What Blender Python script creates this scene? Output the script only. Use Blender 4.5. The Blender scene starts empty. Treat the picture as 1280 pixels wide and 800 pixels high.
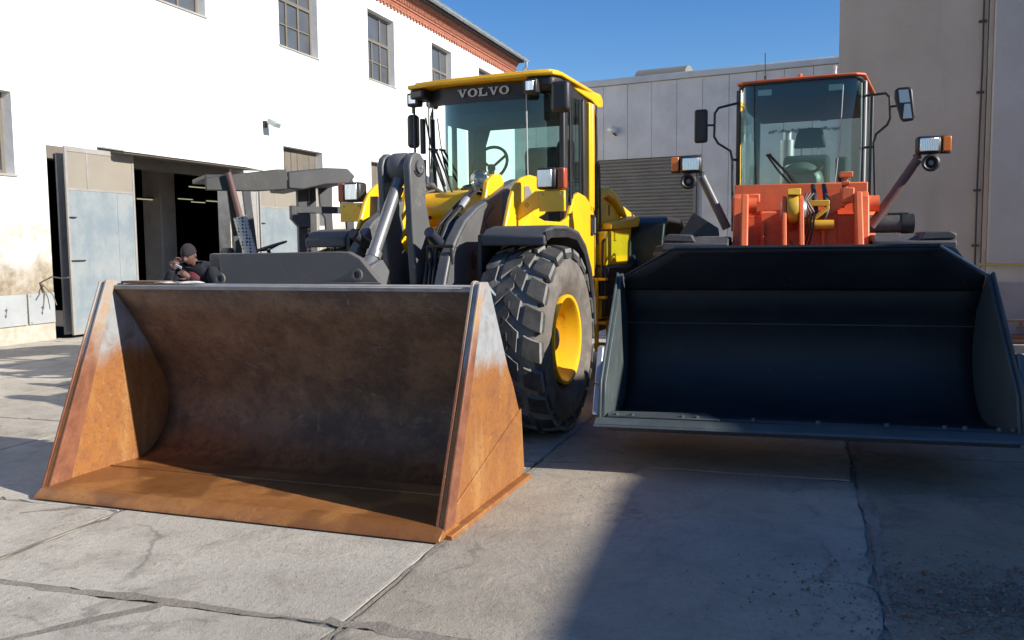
import bpy, math, random
from mathutils import Vector, Matrix, noise
random.seed(7)
R = math.radians
SC = bpy.context.scene
COL = SC.collection

# ------------------------------------------------------------------ camera
cam_d = bpy.data.cameras.new('camera')
cam_d.sensor_width = 36.0
cam_d.lens = 36.0 * 1120.0 / 1280.0
cam_d.clip_start = 0.05
cam_d.clip_end = 3000
cam = bpy.data.objects.new('camera', cam_d)
COL.objects.link(cam)
_p, _r = R(4.9), R(0.6)
_f = Vector((0, math.cos(_p), -math.sin(_p)))
_u = Vector((0, math.sin(_p), math.cos(_p)))
_x = Vector((1, 0, 0))
_Rv = _x * math.cos(_r) - _u * math.sin(_r)
_Uv = _u * math.cos(_r) + _x * math.sin(_r)
cam.matrix_world = Matrix(((_Rv.x, _Uv.x, -_f.x, 0), (_Rv.y, _Uv.y, -_f.y, 0), (_Rv.z, _Uv.z, -_f.z, 1.62), (0, 0, 0, 1)))
SC.camera = cam

# ------------------------------------------------------------------ daylight
SUN_AZ, SUN_EL = 113.5, 26.0        # azimuth clockwise from +Y, elevation
world = bpy.data.worlds.new('World')
SC.world = world
world.use_nodes = True
wn = world.node_tree.nodes
bg = wn['Background']
sky = wn.new('ShaderNodeTexSky')
sky.sky_type = 'NISHITA'
sky.sun_disc = False
sky.sun_elevation = R(SUN_EL)
sky.sun_rotation = R(SUN_AZ)
sky.altitude = 300
sky.air_density = 1.0
sky.dust_density = 0.15
sky.ozone_density = 3.0
hs = wn.new('ShaderNodeHueSaturation'); hs.inputs['Saturation'].default_value = 1.3; hs.inputs['Hue'].default_value = .51
world.node_tree.links.new(sky.outputs[0], hs.inputs['Color'])
world.node_tree.links.new(hs.outputs[0], bg.inputs['Color'])
bg.inputs['Strength'].default_value = 0.098
sun_d = bpy.data.lights.new('sun', 'SUN')
sun_d.energy = 5.0
sun_d.angle = R(0.5)
sun_d.color = (1.0, 0.94, 0.84)
sun = bpy.data.objects.new('sun', sun_d)
COL.objects.link(sun)
_s = Vector((math.sin(R(SUN_AZ)) * math.cos(R(SUN_EL)), math.cos(R(SUN_AZ)) * math.cos(R(SUN_EL)), math.sin(R(SUN_EL))))
sun.rotation_euler = _s.to_track_quat('Z', 'Y').to_euler()
sun.location = (20, -10, 20)
SC.view_settings.view_transform = 'Standard'
SC.view_settings.look = 'None'
SC.view_settings.exposure = 0.60
SC.view_settings.gamma = 1.0
SC.cycles.max_bounces = 6
SC.cycles.transparent_max_bounces = 12

# ------------------------------------------------------------------ helpers
class MB:
    """collects faces, becomes one mesh object"""
    def __init__(s):
        s.v = []; s.f = []; s.sm = []
    def add(s, vs, fs, smooth=False):
        o = len(s.v)
        s.v += [tuple(v) for v in vs]
        for f in fs:
            s.f.append(tuple(i + o for i in f)); s.sm.append(smooth)
        return s
    def box(s, x0, x1, y0, y1, z0, z1, M=None):
        vs = [(x, y, z) for x in (x0, x1) for y in (y0, y1) for z in (z0, z1)]
        if M is not None: vs = [M @ Vector(v) for v in vs]
        return s.add(vs, [(0, 1, 3, 2), (4, 6, 7, 5), (0, 4, 5, 1), (2, 3, 7, 6), (0, 2, 6, 4), (1, 5, 7, 3)])
    def prism(s, pts, axis, a0, a1, M=None):
        """pts 2D outline in the plane across axis, swept from a0 to a1"""
        def P(p, a):
            return {'x': (a, p[0], p[1]), 'y': (p[0], a, p[1]), 'z': (p[0], p[1], a)}[axis]
        n = len(pts)
        area = sum(pts[i][0] * pts[(i + 1) % n][1] - pts[(i + 1) % n][0] * pts[i][1] for i in range(n))
        if (area < 0) != (axis == 'y'): pts = pts[::-1]
        if a1 < a0: a0, a1 = a1, a0
        vs = [P(p, a0) for p in pts] + [P(p, a1) for p in pts]
        if M is not None: vs = [M @ Vector(v) for v in vs]
        fs = [tuple(range(n - 1, -1, -1)), tuple(range(n, 2 * n))]
        for i in range(n):
            j = (i + 1) % n
            fs.append((i, j, j + n, i + n))
        return s.add(vs, fs)
    def tube(s, pts, r, seg=10, cap=True, smooth=True):
        pts = [Vector(p) for p in pts]
        rs = r if isinstance(r, (list, tuple)) else [r] * len(pts)
        rings = []
        prev = None
        for i, p in enumerate(pts):
            if i == 0: d = pts[1] - p
            elif i == len(pts) - 1: d = p - pts[i - 1]
            else: d = (pts[i + 1] - p).normalized() + (p - pts[i - 1]).normalized()
            d.normalize()
            if prev is None:
                a = Vector((0, 0, 1)) if abs(d.z) < .9 else Vector((1, 0, 0))
                n = d.cross(a).normalized()
            else:
                n = (prev - d * prev.dot(d)).normalized()
            prev = n
            b = d.cross(n)
            rings.append([p + (n * math.cos(2 * math.pi * k / seg) + b * math.sin(2 * math.pi * k / seg)) * rs[i] for k in range(seg)])
        vs = [v for ring in rings for v in ring]
        fs = []
        for i in range(len(pts) - 1):
            for k in range(seg):
                k2 = (k + 1) % seg
                fs.append((i * seg + k, i * seg + k2, (i + 1) * seg + k2, (i + 1) * seg + k))
        s.add(vs, fs, smooth)
        if cap:
            s.add(rings[0], [tuple(range(seg - 1, -1, -1))])
            s.add(rings[-1], [tuple(range(seg))])
        return s
    def lathe(s, prof, c=(0, 0, 0), axis='x', seg=32, smooth=True, close=False):
        """prof: list of (along axis, radius)"""
        vs = []
        for a, r in prof:
            for k in range(seg):
                t = 2 * math.pi * k / seg
                p = {'x': (a, r * math.cos(t), r * math.sin(t)), 'y': (r * math.sin(t), a, r * math.cos(t)), 'z': (r * math.cos(t), r * math.sin(t), a)}[axis]
                vs.append((p[0] + c[0], p[1] + c[1], p[2] + c[2]))
        fs = []
        m = len(prof)
        for i in range(m if close else m - 1):
            for k in range(seg):
                k2 = (k + 1) % seg; i2 = (i + 1) % m
                fs.append((i * seg + k, i * seg + k2, i2 * seg + k2, i2 * seg + k))
        return s.add(vs, fs, smooth)
    def grid(s, rows, smooth=True):
        n = len(rows[0])
        vs = [p for r in rows for p in r]
        fs = [(i * n + j, i * n + j + 1, (i + 1) * n + j + 1, (i + 1) * n + j) for i in range(len(rows) - 1) for j in range(n - 1)]
        return s.add(vs, fs, smooth)
    def ico(s, c, r, sub=2, sc=(1, 1, 1)):
        import bmesh
        bm = bmesh.new(); bmesh.ops.create_icosphere(bm, subdivisions=sub, radius=1)
        vs = [(c[0] + v.co.x * r * sc[0], c[1] + v.co.y * r * sc[1], c[2] + v.co.z * r * sc[2]) for v in bm.verts]
        fs = [tuple(v.index for v in f.verts) for f in bm.faces]
        bm.free()
        return s.add(vs, fs, True)

def finish(ob, bevel=0, seg=2, angle=35, solid=0, sub=0):
    if solid:
        m = ob.modifiers.new('solid', 'SOLIDIFY'); m.thickness = solid; m.offset = 0
    if bevel:
        m = ob.modifiers.new('bevel', 'BEVEL'); m.width = bevel; m.segments = seg; m.limit_method = 'ANGLE'; m.angle_limit = R(30)
        m.harden_normals = False
    if sub:
        m = ob.modifiers.new('sub', 'SUBSURF'); m.levels = sub; m.render_levels = sub

def obj(name, mb, mat, parent=None, loc=(0, 0, 0), rz=0, bevel=0, seg=2, solid=0, label=None, kind=None, rot=None, sub=0, sharp=35):
    if isinstance(mb, MB):
        me = bpy.data.meshes.new(name)
        me.from_pydata(mb.v, [], mb.f)
        me.polygons.foreach_set('use_smooth', [bool(x) or bevel > 0 for x in mb.sm])
        me.update()
        if any(mb.sm) or bevel > 0: me.set_sharp_from_angle(angle=R(sharp))
    else:
        me = mb
    if not me.materials: me.materials.append(mat)
    o = bpy.data.objects.new(name, me)
    COL.objects.link(o)
    o.location = loc
    o.rotation_euler = rot if rot else (0, 0, rz)
    if parent is not None: o.parent = parent
    finish(o, bevel, seg, solid=solid, sub=sub)
    if label: o['label'] = label
    if kind: o['kind'] = kind
    return o

def thing(name, label, cat, loc=(0, 0, 0), rz=0, group=None):
    o = bpy.data.objects.new(name, None)
    o.empty_display_size = .3
    COL.objects.link(o)
    o.location = loc; o.rotation_euler = (0, 0, rz)
    o['label'] = label; o['category'] = cat
    if group: o['group'] = group
    return o

def tag(o, label, cat, group=None):
    o['label'] = label; o['category'] = cat
    if group: o['group'] = group
    return o

def copy_tree(o, parent=None):
    c = o.copy(); COL.objects.link(c)
    if parent is not None: c.parent = parent
    for ch in list(o.children): copy_tree(ch, c)
    return c

# ------------------------------------------------------------------ materials
class NT:
    def __init__(s, name):
        s.m = bpy.data.materials.new(name); s.m.use_nodes = True
        s.t = s.m.node_tree; s.n = s.t.nodes; s.l = s.t.links
        s.b = s.n['Principled BSDF']; s.out = s.n['Material Output']
        s.tc = s.n.new('ShaderNodeTexCoord')
        s.geo = s.n.new('ShaderNodeNewGeometry')
    def pos(s, world=False):
        return s.geo.outputs['Position'] if world else s.tc.outputs['Object']
    def sock(s, v, inp):
        if hasattr(v, 'links'): s.l.new(v, inp)
        elif isinstance(v, (tuple, list)): inp.default_value = (*v, 1) if len(v) == 3 and len(inp.default_value) == 4 else v
        else: inp.default_value = v
    def noise(s, scale, detail=4, rough=.55, vec=None, dist=0, stretch=None):
        vec = vec or s.pos()
        if stretch:
            mp = s.n.new('ShaderNodeMapping'); mp.inputs['Scale'].default_value = stretch
            s.l.new(vec, mp.inputs['Vector']); vec = mp.outputs[0]
        n = s.n.new('ShaderNodeTexNoise')
        n.inputs['Scale'].default_value = scale; n.inputs['Detail'].default_value = detail
        n.inputs['Roughness'].default_value = rough; n.inputs['Distortion'].default_value = dist
        s.l.new(vec, n.inputs['Vector'])
        return n.outputs['Fac']
    def ramp(s, fac, a, b, c0=0., c1=1.):
        n = s.n.new('ShaderNodeMapRange'); n.interpolation_type = 'SMOOTHSTEP'
        s.sock(fac, n.inputs['Value'])
        n.inputs['From Min'].default_value = a; n.inputs['From Max'].default_value = b
        n.inputs['To Min'].default_value = c0; n.inputs['To Max'].default_value = c1
        return n.outputs['Result']
    def math(s, op, a, b=0.5):
        n = s.n.new('ShaderNodeMath'); n.operation = op
        s.sock(a, n.inputs[0]); s.sock(b, n.inputs[1])
        return n.outputs[0]
    def mix(s, fac, a, b):
        n = s.n.new('ShaderNodeMix'); n.data_type = 'RGBA'
        s.sock(fac, n.inputs[0]); s.sock(a, n.inputs[6]); s.sock(b, n.inputs[7])
        return n.outputs[2]
    def sep(s, world=False):
        n = s.n.new('ShaderNodeSeparateXYZ'); s.l.new(s.pos(world), n.inputs[0]); return n.outputs
    def bump(s, h, strength=.3, dist=.01):
        n = s.n.new('ShaderNodeBump'); n.inputs['Strength'].default_value = strength; n.inputs['Distance'].default_value = dist
        s.sock(h, n.inputs['Height'])
        s.l.new(n.outputs[0], s.b.inputs['Normal'])
    def set(s, color=None, rough=None, metal=None, spec=None):
        if color is not None: s.sock(color, s.b.inputs['Base Color'])
        if rough is not None: s.sock(rough, s.b.inputs['Roughness'])
        if metal is not None: s.sock(metal, s.b.inputs['Metallic'])
        if spec is not None: s.b.inputs['Specular IOR Level'].default_value = spec
        return s.m

def paint(name, c, rough=.45, dirt=(.16, .13, .10), amount=.35, scale=5, bump=.04, metal=0., grime_lo=.49, coat=0.):
    n = NT(name)
    a = n.noise(scale, 6, .65)
    b = n.noise(scale * 9, 4, .6)
    f = n.math('MULTIPLY', n.ramp(a, grime_lo - .06, grime_lo + .22), n.ramp(b, .3, .75))
    f = n.math('MULTIPLY', f, amount)
    tone = n.mix(n.ramp(n.noise(1.7, 3), .3, .7), tuple(x * .9 for x in c), tuple(min(1, x * 1.06) for x in c))
    col = n.mix(f, tone, dirt)
    n.bump(n.noise(60, 3), bump, .004)
    if coat: n.b.inputs['Coat Weight'].default_value = coat; n.b.inputs['Coat Roughness'].default_value = .15
    return n.set(col, n.math('ADD', n.math('MULTIPLY', f, .5), rough), metal)

M = {}
M['yellow'] = paint('loader_yellow', (.93, .51, .008), .38, (.22, .14, .05), .35, 4, coat=.3)
M['grey_paint'] = paint('arm_grey', (.105, .106, .108), .42, (.25, .23, .20), .4, 4)
M['grey_dark'] = paint('frame_dark', (.055, .058, .065), .5, (.16, .14, .12), .4, 5)
M['navy'] = paint('cylinder_dark', (.025, .03, .045), .4, (.12, .10, .08), .35, 6)
M['black'] = paint('black_plastic', (.022, .022, .024), .45, (.10, .09, .08), .3, 7)
M['fender'] = paint('fender_rubber', (.06, .062, .068), .6, (.17, .15, .13), .5, 3)
M['orange'] = paint('loader_orange', (.74, .155, .05), .5, (.22, .09, .05), .55, 6, grime_lo=.46)
M['orange_old'] = paint('strut_maroon', (.13, .07, .065), .6, (.2, .16, .14), .5, 6)
M['hub_yellow'] = paint('hub_ochre', (.66, .40, .03), .5, (.2, .12, .04), .6, 12)
M['steel'] = paint('bare_steel', (.45, .46, .48), .4, (.25, .22, .2), .4, 8, metal=.6)
M['chrome'] = paint('bright_steel', (.65, .66, .68), .3, (.3, .28, .25), .25, 9, metal=.85)
M['white_paint'] = paint('white_metal', (.75, .74, .70), .5, (.4, .35, .3), .4, 6)
M['fork_grey'] = paint('forklift_grey', (.045, .047, .047), .6, (.2, .18, .15), .5, 5)
M['gate_frame'] = paint('gate_frame_steel', (.30, .29, .27), .6, (.18, .12, .08), .6, 5)
M['wood'] = paint('old_wood', (.155, .135, .11), .8, (.10, .08, .06), .6, 6, bump=.3)
M['orange_lens'] = paint('orange_lens', (.75, .18, .02), .2, amount=.1)
M['red_lens'] = paint('red_lens', (.42, .07, .03), .25, amount=.15)
M['seat'] = paint('seat_cloth', (.03, .033, .04), .8, (.1, .1, .1), .3, 9)
M['trim'] = paint('light_trim', (.50, .51, .52), .5, (.3, .28, .25), .3, 3)
M['cupboard'] = paint('cupboard_white', (.36, .38, .39), .5, (.2, .18, .15), .4, 3)
M['zinc'] = paint('zinc_gutter', (.36, .40, .42), .4, (.22, .22, .2), .4, 3, metal=.4)
M['pipe_yellow'] = paint('gas_pipe_yellow', (.55, .43, .10), .5, (.2, .15, .08), .5, 8)
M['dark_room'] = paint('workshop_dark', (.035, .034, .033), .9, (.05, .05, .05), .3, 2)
M['pillar'] = paint('workshop_pillar', (.60, .52, .45), .9, (.06, .05, .05), .5, 2)
M['concrete_plain'] = paint('plain_concrete', (.33, .32, .29), .9, (.2, .18, .15), .5, 3, bump=.3)
M['skin'] = paint('skin', (.15, .08, .065), .6, (.2, .1, .08), .2, 20)
M['jacket'] = paint('jacket_cloth', (.012, .013, .020), .95, (.03, .03, .035), .3, 8, bump=.3)
M['shirt'] = paint('shirt_cloth', (.12, .02, .03), .9, (.06, .02, .02), .3, 8)
M['hat'] = paint('knit_cap', (.022, .018, .022), .95, (.03, .03, .03), .3, 30, bump=.5)
M['letter'] = paint('silver_letters', (.55, .56, .55), .45, (.3, .3, .3), .3, 20)
M['rubbish'] = paint('rusty_scrap', (.19, .10, .06), .8, (.08, .06, .05), .6, 12, bump=.3)

def m_emit(name, c, e):
    n = NT(name); n.b.inputs['Emission Color'].default_value = (*c, 1); n.b.inputs['Emission Strength'].default_value = e
    return n.set(c, .5)
M['tube_light'] = m_emit('lamp_tube', (.8, .75, .45), .35)

def m_glass(name, tint, gloss=.12, rough=.02):
    n = NT(name)
    tr = n.n.new('ShaderNodeBsdfTransparent'); tr.inputs[0].default_value = (*tint, 1)
    gl = n.n.new('ShaderNodeBsdfGlossy'); gl.inputs['Roughness'].default_value = rough; gl.inputs['Color'].default_value = (.9, 1, .97, 1)
    fr = n.n.new('ShaderNodeFresnel'); fr.inputs['IOR'].default_value = 1.5
    fac = n.math('ADD', n.math('MULTIPLY', fr.outputs[0], .7), gloss * .3)
    mx = n.n.new('ShaderNodeMixShader')
    n.sock(fac, mx.inputs[0]); n.l.new(tr.outputs[0], mx.inputs[1]); n.l.new(gl.outputs[0], mx.inputs[2])
    n.l.new(mx.outputs[0], n.out.inputs['Surface'])
    return n.m
M['cab_glass'] = m_glass('cab_glass', (.66, .86, .80), .15)
M['cab_glass_dark'] = m_glass('tinted_glass', (.42, .50, .48), .2)
M['lens_glass'] = m_glass('lens_glass', (.9, .92, .95), .5, .08)

def m_pane():
    n = NT('window_pane')
    c = n.mix(n.noise(1.3, 3, .5), (.045, .05, .06), (.11, .12, .135))
    return n.set(c, .3, 0, .35)
M['pane'] = m_pane()
def m_beige_pane():
    n = NT('gate_pane')
    c = n.mix(n.noise(2.3, 3, .5), (.25, .22, .175), (.31, .28, .235))
    return n.set(c, .35)
M['gate_pane'] = m_beige_pane()
def m_reflector():
    n = NT('lamp_reflector')
    v = n.n.new('ShaderNodeTexWave'); v.inputs['Scale'].default_value = 22
    n.l.new(n.pos(), v.inputs['Vector'])
    n.bump(v.outputs['Fac'], .35, .01)
    return n.set((.82, .84, .86), .22, .9)
M['reflector'] = m_reflector()
M['mirror_glass'] = NT('mirror_glass').set((.50, .50, .50), .35, .8)

def m_rust_bucket(inside=False):
    n = NT('rusty_bucket_inside' if inside else 'rusty_bucket')
    z = n.sep()[2]
    big = n.noise(2.2, 6, .7)
    med = n.noise(9, 6, .7, dist=.6)
    streak = n.noise(6, 5, .6, stretch=(1, 1, .18))
    fine = n.noise(70, 4, .7)
    dark_rust = (.20, .062, .028); bright = (.35, .145, .035); tan = (.44, .25, .09)
    rust = n.mix(n.ramp(n.noise(5, 6, .6), .25, .75), (.29, .115, .04), bright)
    rust = n.mix(n.math('MULTIPLY', n.ramp(med, .55, .8), .45), rust, dark_rust)
    rust = n.mix(n.math('MULTIPLY', n.ramp(streak, .5, .75), .6), rust, tan)
    rust = n.mix(n.math('MULTIPLY', n.ramp(n.noise(24, 6, .8), .50, .66), .55), rust, (.17, .065, .028))
    rust = n.mix(n.math('MULTIPLY', n.ramp(fine, .52, .70), .45), rust, (.10, .035, .02))
    rust = n.mix(n.math('MULTIPLY', n.ramp(n.noise(13, 6, .8, dist=.5), .56, .68), .55), rust, (.48, .27, .10))
    grey = n.mix(n.ramp(med, .3, .7), (.27, .28, .29), (.36, .37, .38))
    grey = n.mix(n.math('MULTIPLY', n.ramp(streak, .55, .8), .35), grey, (.30, .20, .12))
    h = n.math('ADD', z, n.math('MULTIPLY', n.math('SUBTRACT', big, .5), .55))
    h = n.math('ADD', h, n.math('MULTIPLY', n.math('SUBTRACT', streak, .5), .22))
    fac = n.ramp(h, .78, .98)
    if inside:
        brown = n.mix(n.ramp(big, .35, .65), (.10, .062, .042), (.23, .135, .08))
        brown = n.mix(n.math('MULTIPLY', n.ramp(n.noise(20, 6, .8), .50, .64), .5), brown, (.075, .045, .036))
        brown = n.mix(n.math('MULTIPLY', n.ramp(n.noise(6, 8, .8, dist=1.5), .54, .66), .55), brown, (.27, .22, .19))
        scr = n.noise(3.5, 8, .8, stretch=(1, 1, 6))
        brown = n.mix(n.math('MULTIPLY', n.ramp(scr, .58, .70), .55), brown, (.33, .27, .22))
        chip = n.noise(38, 4, .85)
        brown = n.mix(n.math('MULTIPLY', n.ramp(chip, .66, .71), .6), brown, (.45, .38, .32))
        low = n.mix(n.ramp(med, .35, .65), (.17, .055, .026), (.34, .145, .045))
        low = n.mix(n.math('MULTIPLY', n.ramp(n.noise(16, 6, .8), .5, .75), .5), low, (.38, .19, .07))
        wet = n.ramp(n.noise(1.1, 3, .5), .48, .56)
        low = n.mix(n.math('MULTIPLY', wet, .45), low, (.12, .05, .022))
        col = n.mix(n.ramp(z, .10, .35), low, brown)
        rough = n.ramp(z, .1, .3, .45, .72)
    else:
        col = n.mix(fac, rust, grey); rough = .6
    sc = n.noise(10, 5, .9, stretch=(1, 2.5, .6), dist=.4)
    col = n.mix(n.math('MULTIPLY', n.ramp(sc, .66, .72), .55), col, (.50, .40, .31))
    sp = n.noise(55, 3, .8)
    col = n.mix(n.math('MULTIPLY', n.ramp(sp, .68, .74), .6), col, (.60, .50, .40))
    bl = n.noise(3.3, 6, .75, dist=.8)
    col = n.mix(n.math('MULTIPLY', n.ramp(bl, .52, .68), .45 if not inside else .3), col, (.17, .075, .04) if not inside else (.07, .04, .032))
    n.bump(n.math('ADD', n.math('MULTIPLY', med, .6), n.math('MULTIPLY', fine, .4)), .35, .006)
    return n.set(col, rough, .15)
M['rust'] = m_rust_bucket()
M['rust_in'] = m_rust_bucket(True)
def m_rust_band():
    n = NT('rust_band')
    z = n.sep()[2]
    med = n.noise(8, 6, .7, dist=.5); chips = n.noise(22, 5, .8)
    col = n.mix(n.ramp(med, .3, .7), (.16, .058, .03), (.26, .10, .05))
    hi = n.mix(n.ramp(med, .3, .7), (.40, .24, .12), (.34, .33, .32))
    h = n.math('ADD', z, n.math('MULTIPLY', n.math('SUBTRACT', n.noise(3, 5), .5), .6))
    col = n.mix(n.ramp(h, .85, 1.15), col, hi)
    col = n.mix(n.math('MULTIPLY', n.ramp(chips, .64, .72), .8), col, (.60, .48, .38))
    n.bump(chips, .4, .006)
    return n.set(col, .65, .1)
M['rust_band'] = m_rust_band()
def m_floor_rust():
    n = NT('rust_floor')
    med = n.noise(5, 6, .7, dist=.5); st = n.noise(2.2, 7, .7, dist=.3)
    col = n.mix(n.ramp(st, .35, .65), (.29, .115, .032), (.40, .175, .05))
    col = n.mix(n.math('MULTIPLY', n.ramp(n.noise(28, 5, .8), .50, .66), .55), col, (.19, .07, .026))
    col = n.mix(n.math('MULTIPLY', n.ramp(n.noise(11, 6, .85, dist=.6), .58, .68), .5), col, (.50, .30, .14))
    col = n.mix(n.math('MULTIPLY', n.ramp(med, .5, .7), .5), col, (.25, .09, .03))
    wet = n.ramp(n.noise(1.4, 3, .5), .47, .53)
    col = n.mix(n.math('MULTIPLY', wet, .6), col, (.15, .058, .02))
    n.bump(med, .2, .004)
    return n.set(col, n.ramp(n.noise(1.4, 3, .5), .47, .55, .5, .3), .1)
M['rust_floor'] = m_floor_rust()

def m_slate():
    n = NT('slate_bucket')
    z = n.sep()[2]
    a = n.noise(3, 6, .7); b = n.noise(40, 5, .7)
    col = n.mix(n.ramp(a, .3, .7), (.011, .016, .023), (.018, .024, .032))
    col = n.mix(n.math('MULTIPLY', n.ramp(b, .62, .75), .25), col, (.12, .13, .14))
    n.bump(n.noise(120, 3), .12, .002)
    col = n.mix(n.math('MULTIPLY', n.ramp(n.noise(6, 8, .8, dist=.8), .60, .70), .35), col, (.085, .09, .09))
    return n.set(col, n.ramp(a, .3, .7, .52, .66), .15)
M['slate'] = m_slate()
M['slate_light'] = paint('slate_plate', (.075, .095, .10), .45, (.2, .2, .2), .4, 8, metal=.2)

def m_tyre(name, c, dust):
    n = NT(name)
    a = n.noise(7, 5, .7); b = n.noise(2.2, 5, .6); f = n.noise(90, 3)
    col = n.mix(n.ramp(a, .35, .75), c, dust)
    col = n.mix(n.math('MULTIPLY', n.ramp(b, .4, .7), .5), col, tuple(x * .75 for x in dust))
    n.bump(n.math('ADD', f, n.math('MULTIPLY', a, .7)), .3, .004)
    return n.set(col, .8, 0, .3)
M['tyre'] = m_tyre('tyre_sidewall', (.11, .098, .088), (.21, .185, .16))
M['groove'] = m_tyre('tyre_groove', (.15, .145, .135), (.26, .25, .235))
M['tread'] = m_tyre('tyre_tread', (.035, .035, .037), (.085, .082, .078))

def m_plaster():
    n = NT('white_plaster')
    s = n.sep()
    z = s[2]
    a = n.noise(.9, 6, .7); b = n.noise(6, 6, .7); f = n.noise(45, 4, .6)
    base = n.mix(n.ramp(b, .3, .7), (.76, .755, .73), (.83, .825, .81))
    dirty = n.mix(n.ramp(b, .35, .65), (.20, .16, .105), (.38, .33, .25))
    h = n.math('ADD', z, n.math('MULTIPLY', n.math('SUBTRACT', a, .5), -5.0))
    h = n.math('ADD', h, n.math('MULTIPLY', n.math('SUBTRACT', b, .5), -1.6))
    col = n.mix(n.ramp(h, .9, 3.3), dirty, base)
    plinth = n.mix(n.ramp(b, .35, .65), (.38, .34, .28), (.50, .46, .38))
    col = n.mix(n.ramp(n.math('ADD', z, n.math('MULTIPLY', a, .15)), .36, .42), plinth, col)
    n.bump(n.math('ADD', f, n.math('MULTIPLY', b, 2)), .35, .01)
    return n.set(col, .92, 0, .2)
M['plaster'] = m_plaster()
def m_render_grey(name, c1, c2, fine=25, bs=.6):
    n = NT(name)
    a = n.noise(.7, 6, .65); b = n.noise(fine, 5, .7); st = n.noise(1.2, 5, .6, stretch=(2, 2, .25))
    col = n.mix(n.ramp(a, .3, .7), c1, c2)
    col = n.mix(n.math('MULTIPLY', n.ramp(st, .5, .75), .3), col, tuple(x * .65 for x in c1))
    z = n.sep()[2]
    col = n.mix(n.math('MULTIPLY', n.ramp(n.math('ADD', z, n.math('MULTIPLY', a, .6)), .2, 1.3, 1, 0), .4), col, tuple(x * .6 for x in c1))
    n.bump(b, bs, .012)
    return n.set(col, .92, 0, .2)
M['render'] = m_render_grey('grey_render', (.53, .44, .335), (.61, .52, .405))
M['render_rough'] = m_render_grey('rough_render', (.50, .47, .41), (.58, .55, .49), 12, 1.0)
M['brick_far'] = m_render_grey('outbuilding_render', (.40, .36, .30), (.48, .44, .38))
M['panel'] = paint('sandwich_panel', (.58, .57, .56), .5, (.3, .29, .28), .25, 1.5, bump=.02)
M['slat'] = paint('shutter_slat', (.20, .185, .16), .55, (.14, .13, .12), .35, 2)
def m_brick():
    n = NT('cornice_brick')
    b = n.noise(9, 4, .7)
    col = n.mix(n.ramp(b, .3, .7), (.22, .075, .045), (.40, .15, .09))
    n.bump(n.noise(40, 3), .4, .01)
    return n.set(col, .85)
M['brick'] = m_brick()
def m_bluegate():
    n = NT('pale_blue_sheet')
    a = n.noise(1.3, 6, .7); b = n.noise(7, 6, .7, stretch=(1, 1, .3)); s = n.noise(30, 4, .8, stretch=(2, 2, .3))
    col = n.mix(n.ramp(a, .35, .65), (.27, .295, .30), (.18, .225, .255))
    col = n.mix(n.math('MULTIPLY', n.ramp(b, .45, .7), .35), col, (.30, .31, .30))
    col = n.mix(n.math('MULTIPLY', n.ramp(s, .68, .75), .6), col, (.45, .48, .48))
    n.bump(b, .1, .01)
    return n.set(col, .5)
M['bluegate'] = m_bluegate()
def m_perf():
    n = NT('perforated_shield')
    v = n.n.new('ShaderNodeTexVoronoi'); v.inputs['Scale'].default_value = 24
    v.inputs['Randomness'].default_value = .15
    n.l.new(n.pos(), v.inputs['Vector'])
    col = n.mix(n.ramp(v.outputs['Distance'], .30, .38), (.03, .03, .03), (.55, .56, .54))
    return n.set(col, .5, .3)
M['perf'] = m_perf()
M['coupler'] = paint('coupler_grey', (.10, .092, .085), .6, (.2, .17, .14), .5, 4)
M['link'] = paint('link_grey', (.19, .195, .20), .38, (.25, .23, .21), .4, 6, metal=.35)

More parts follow.
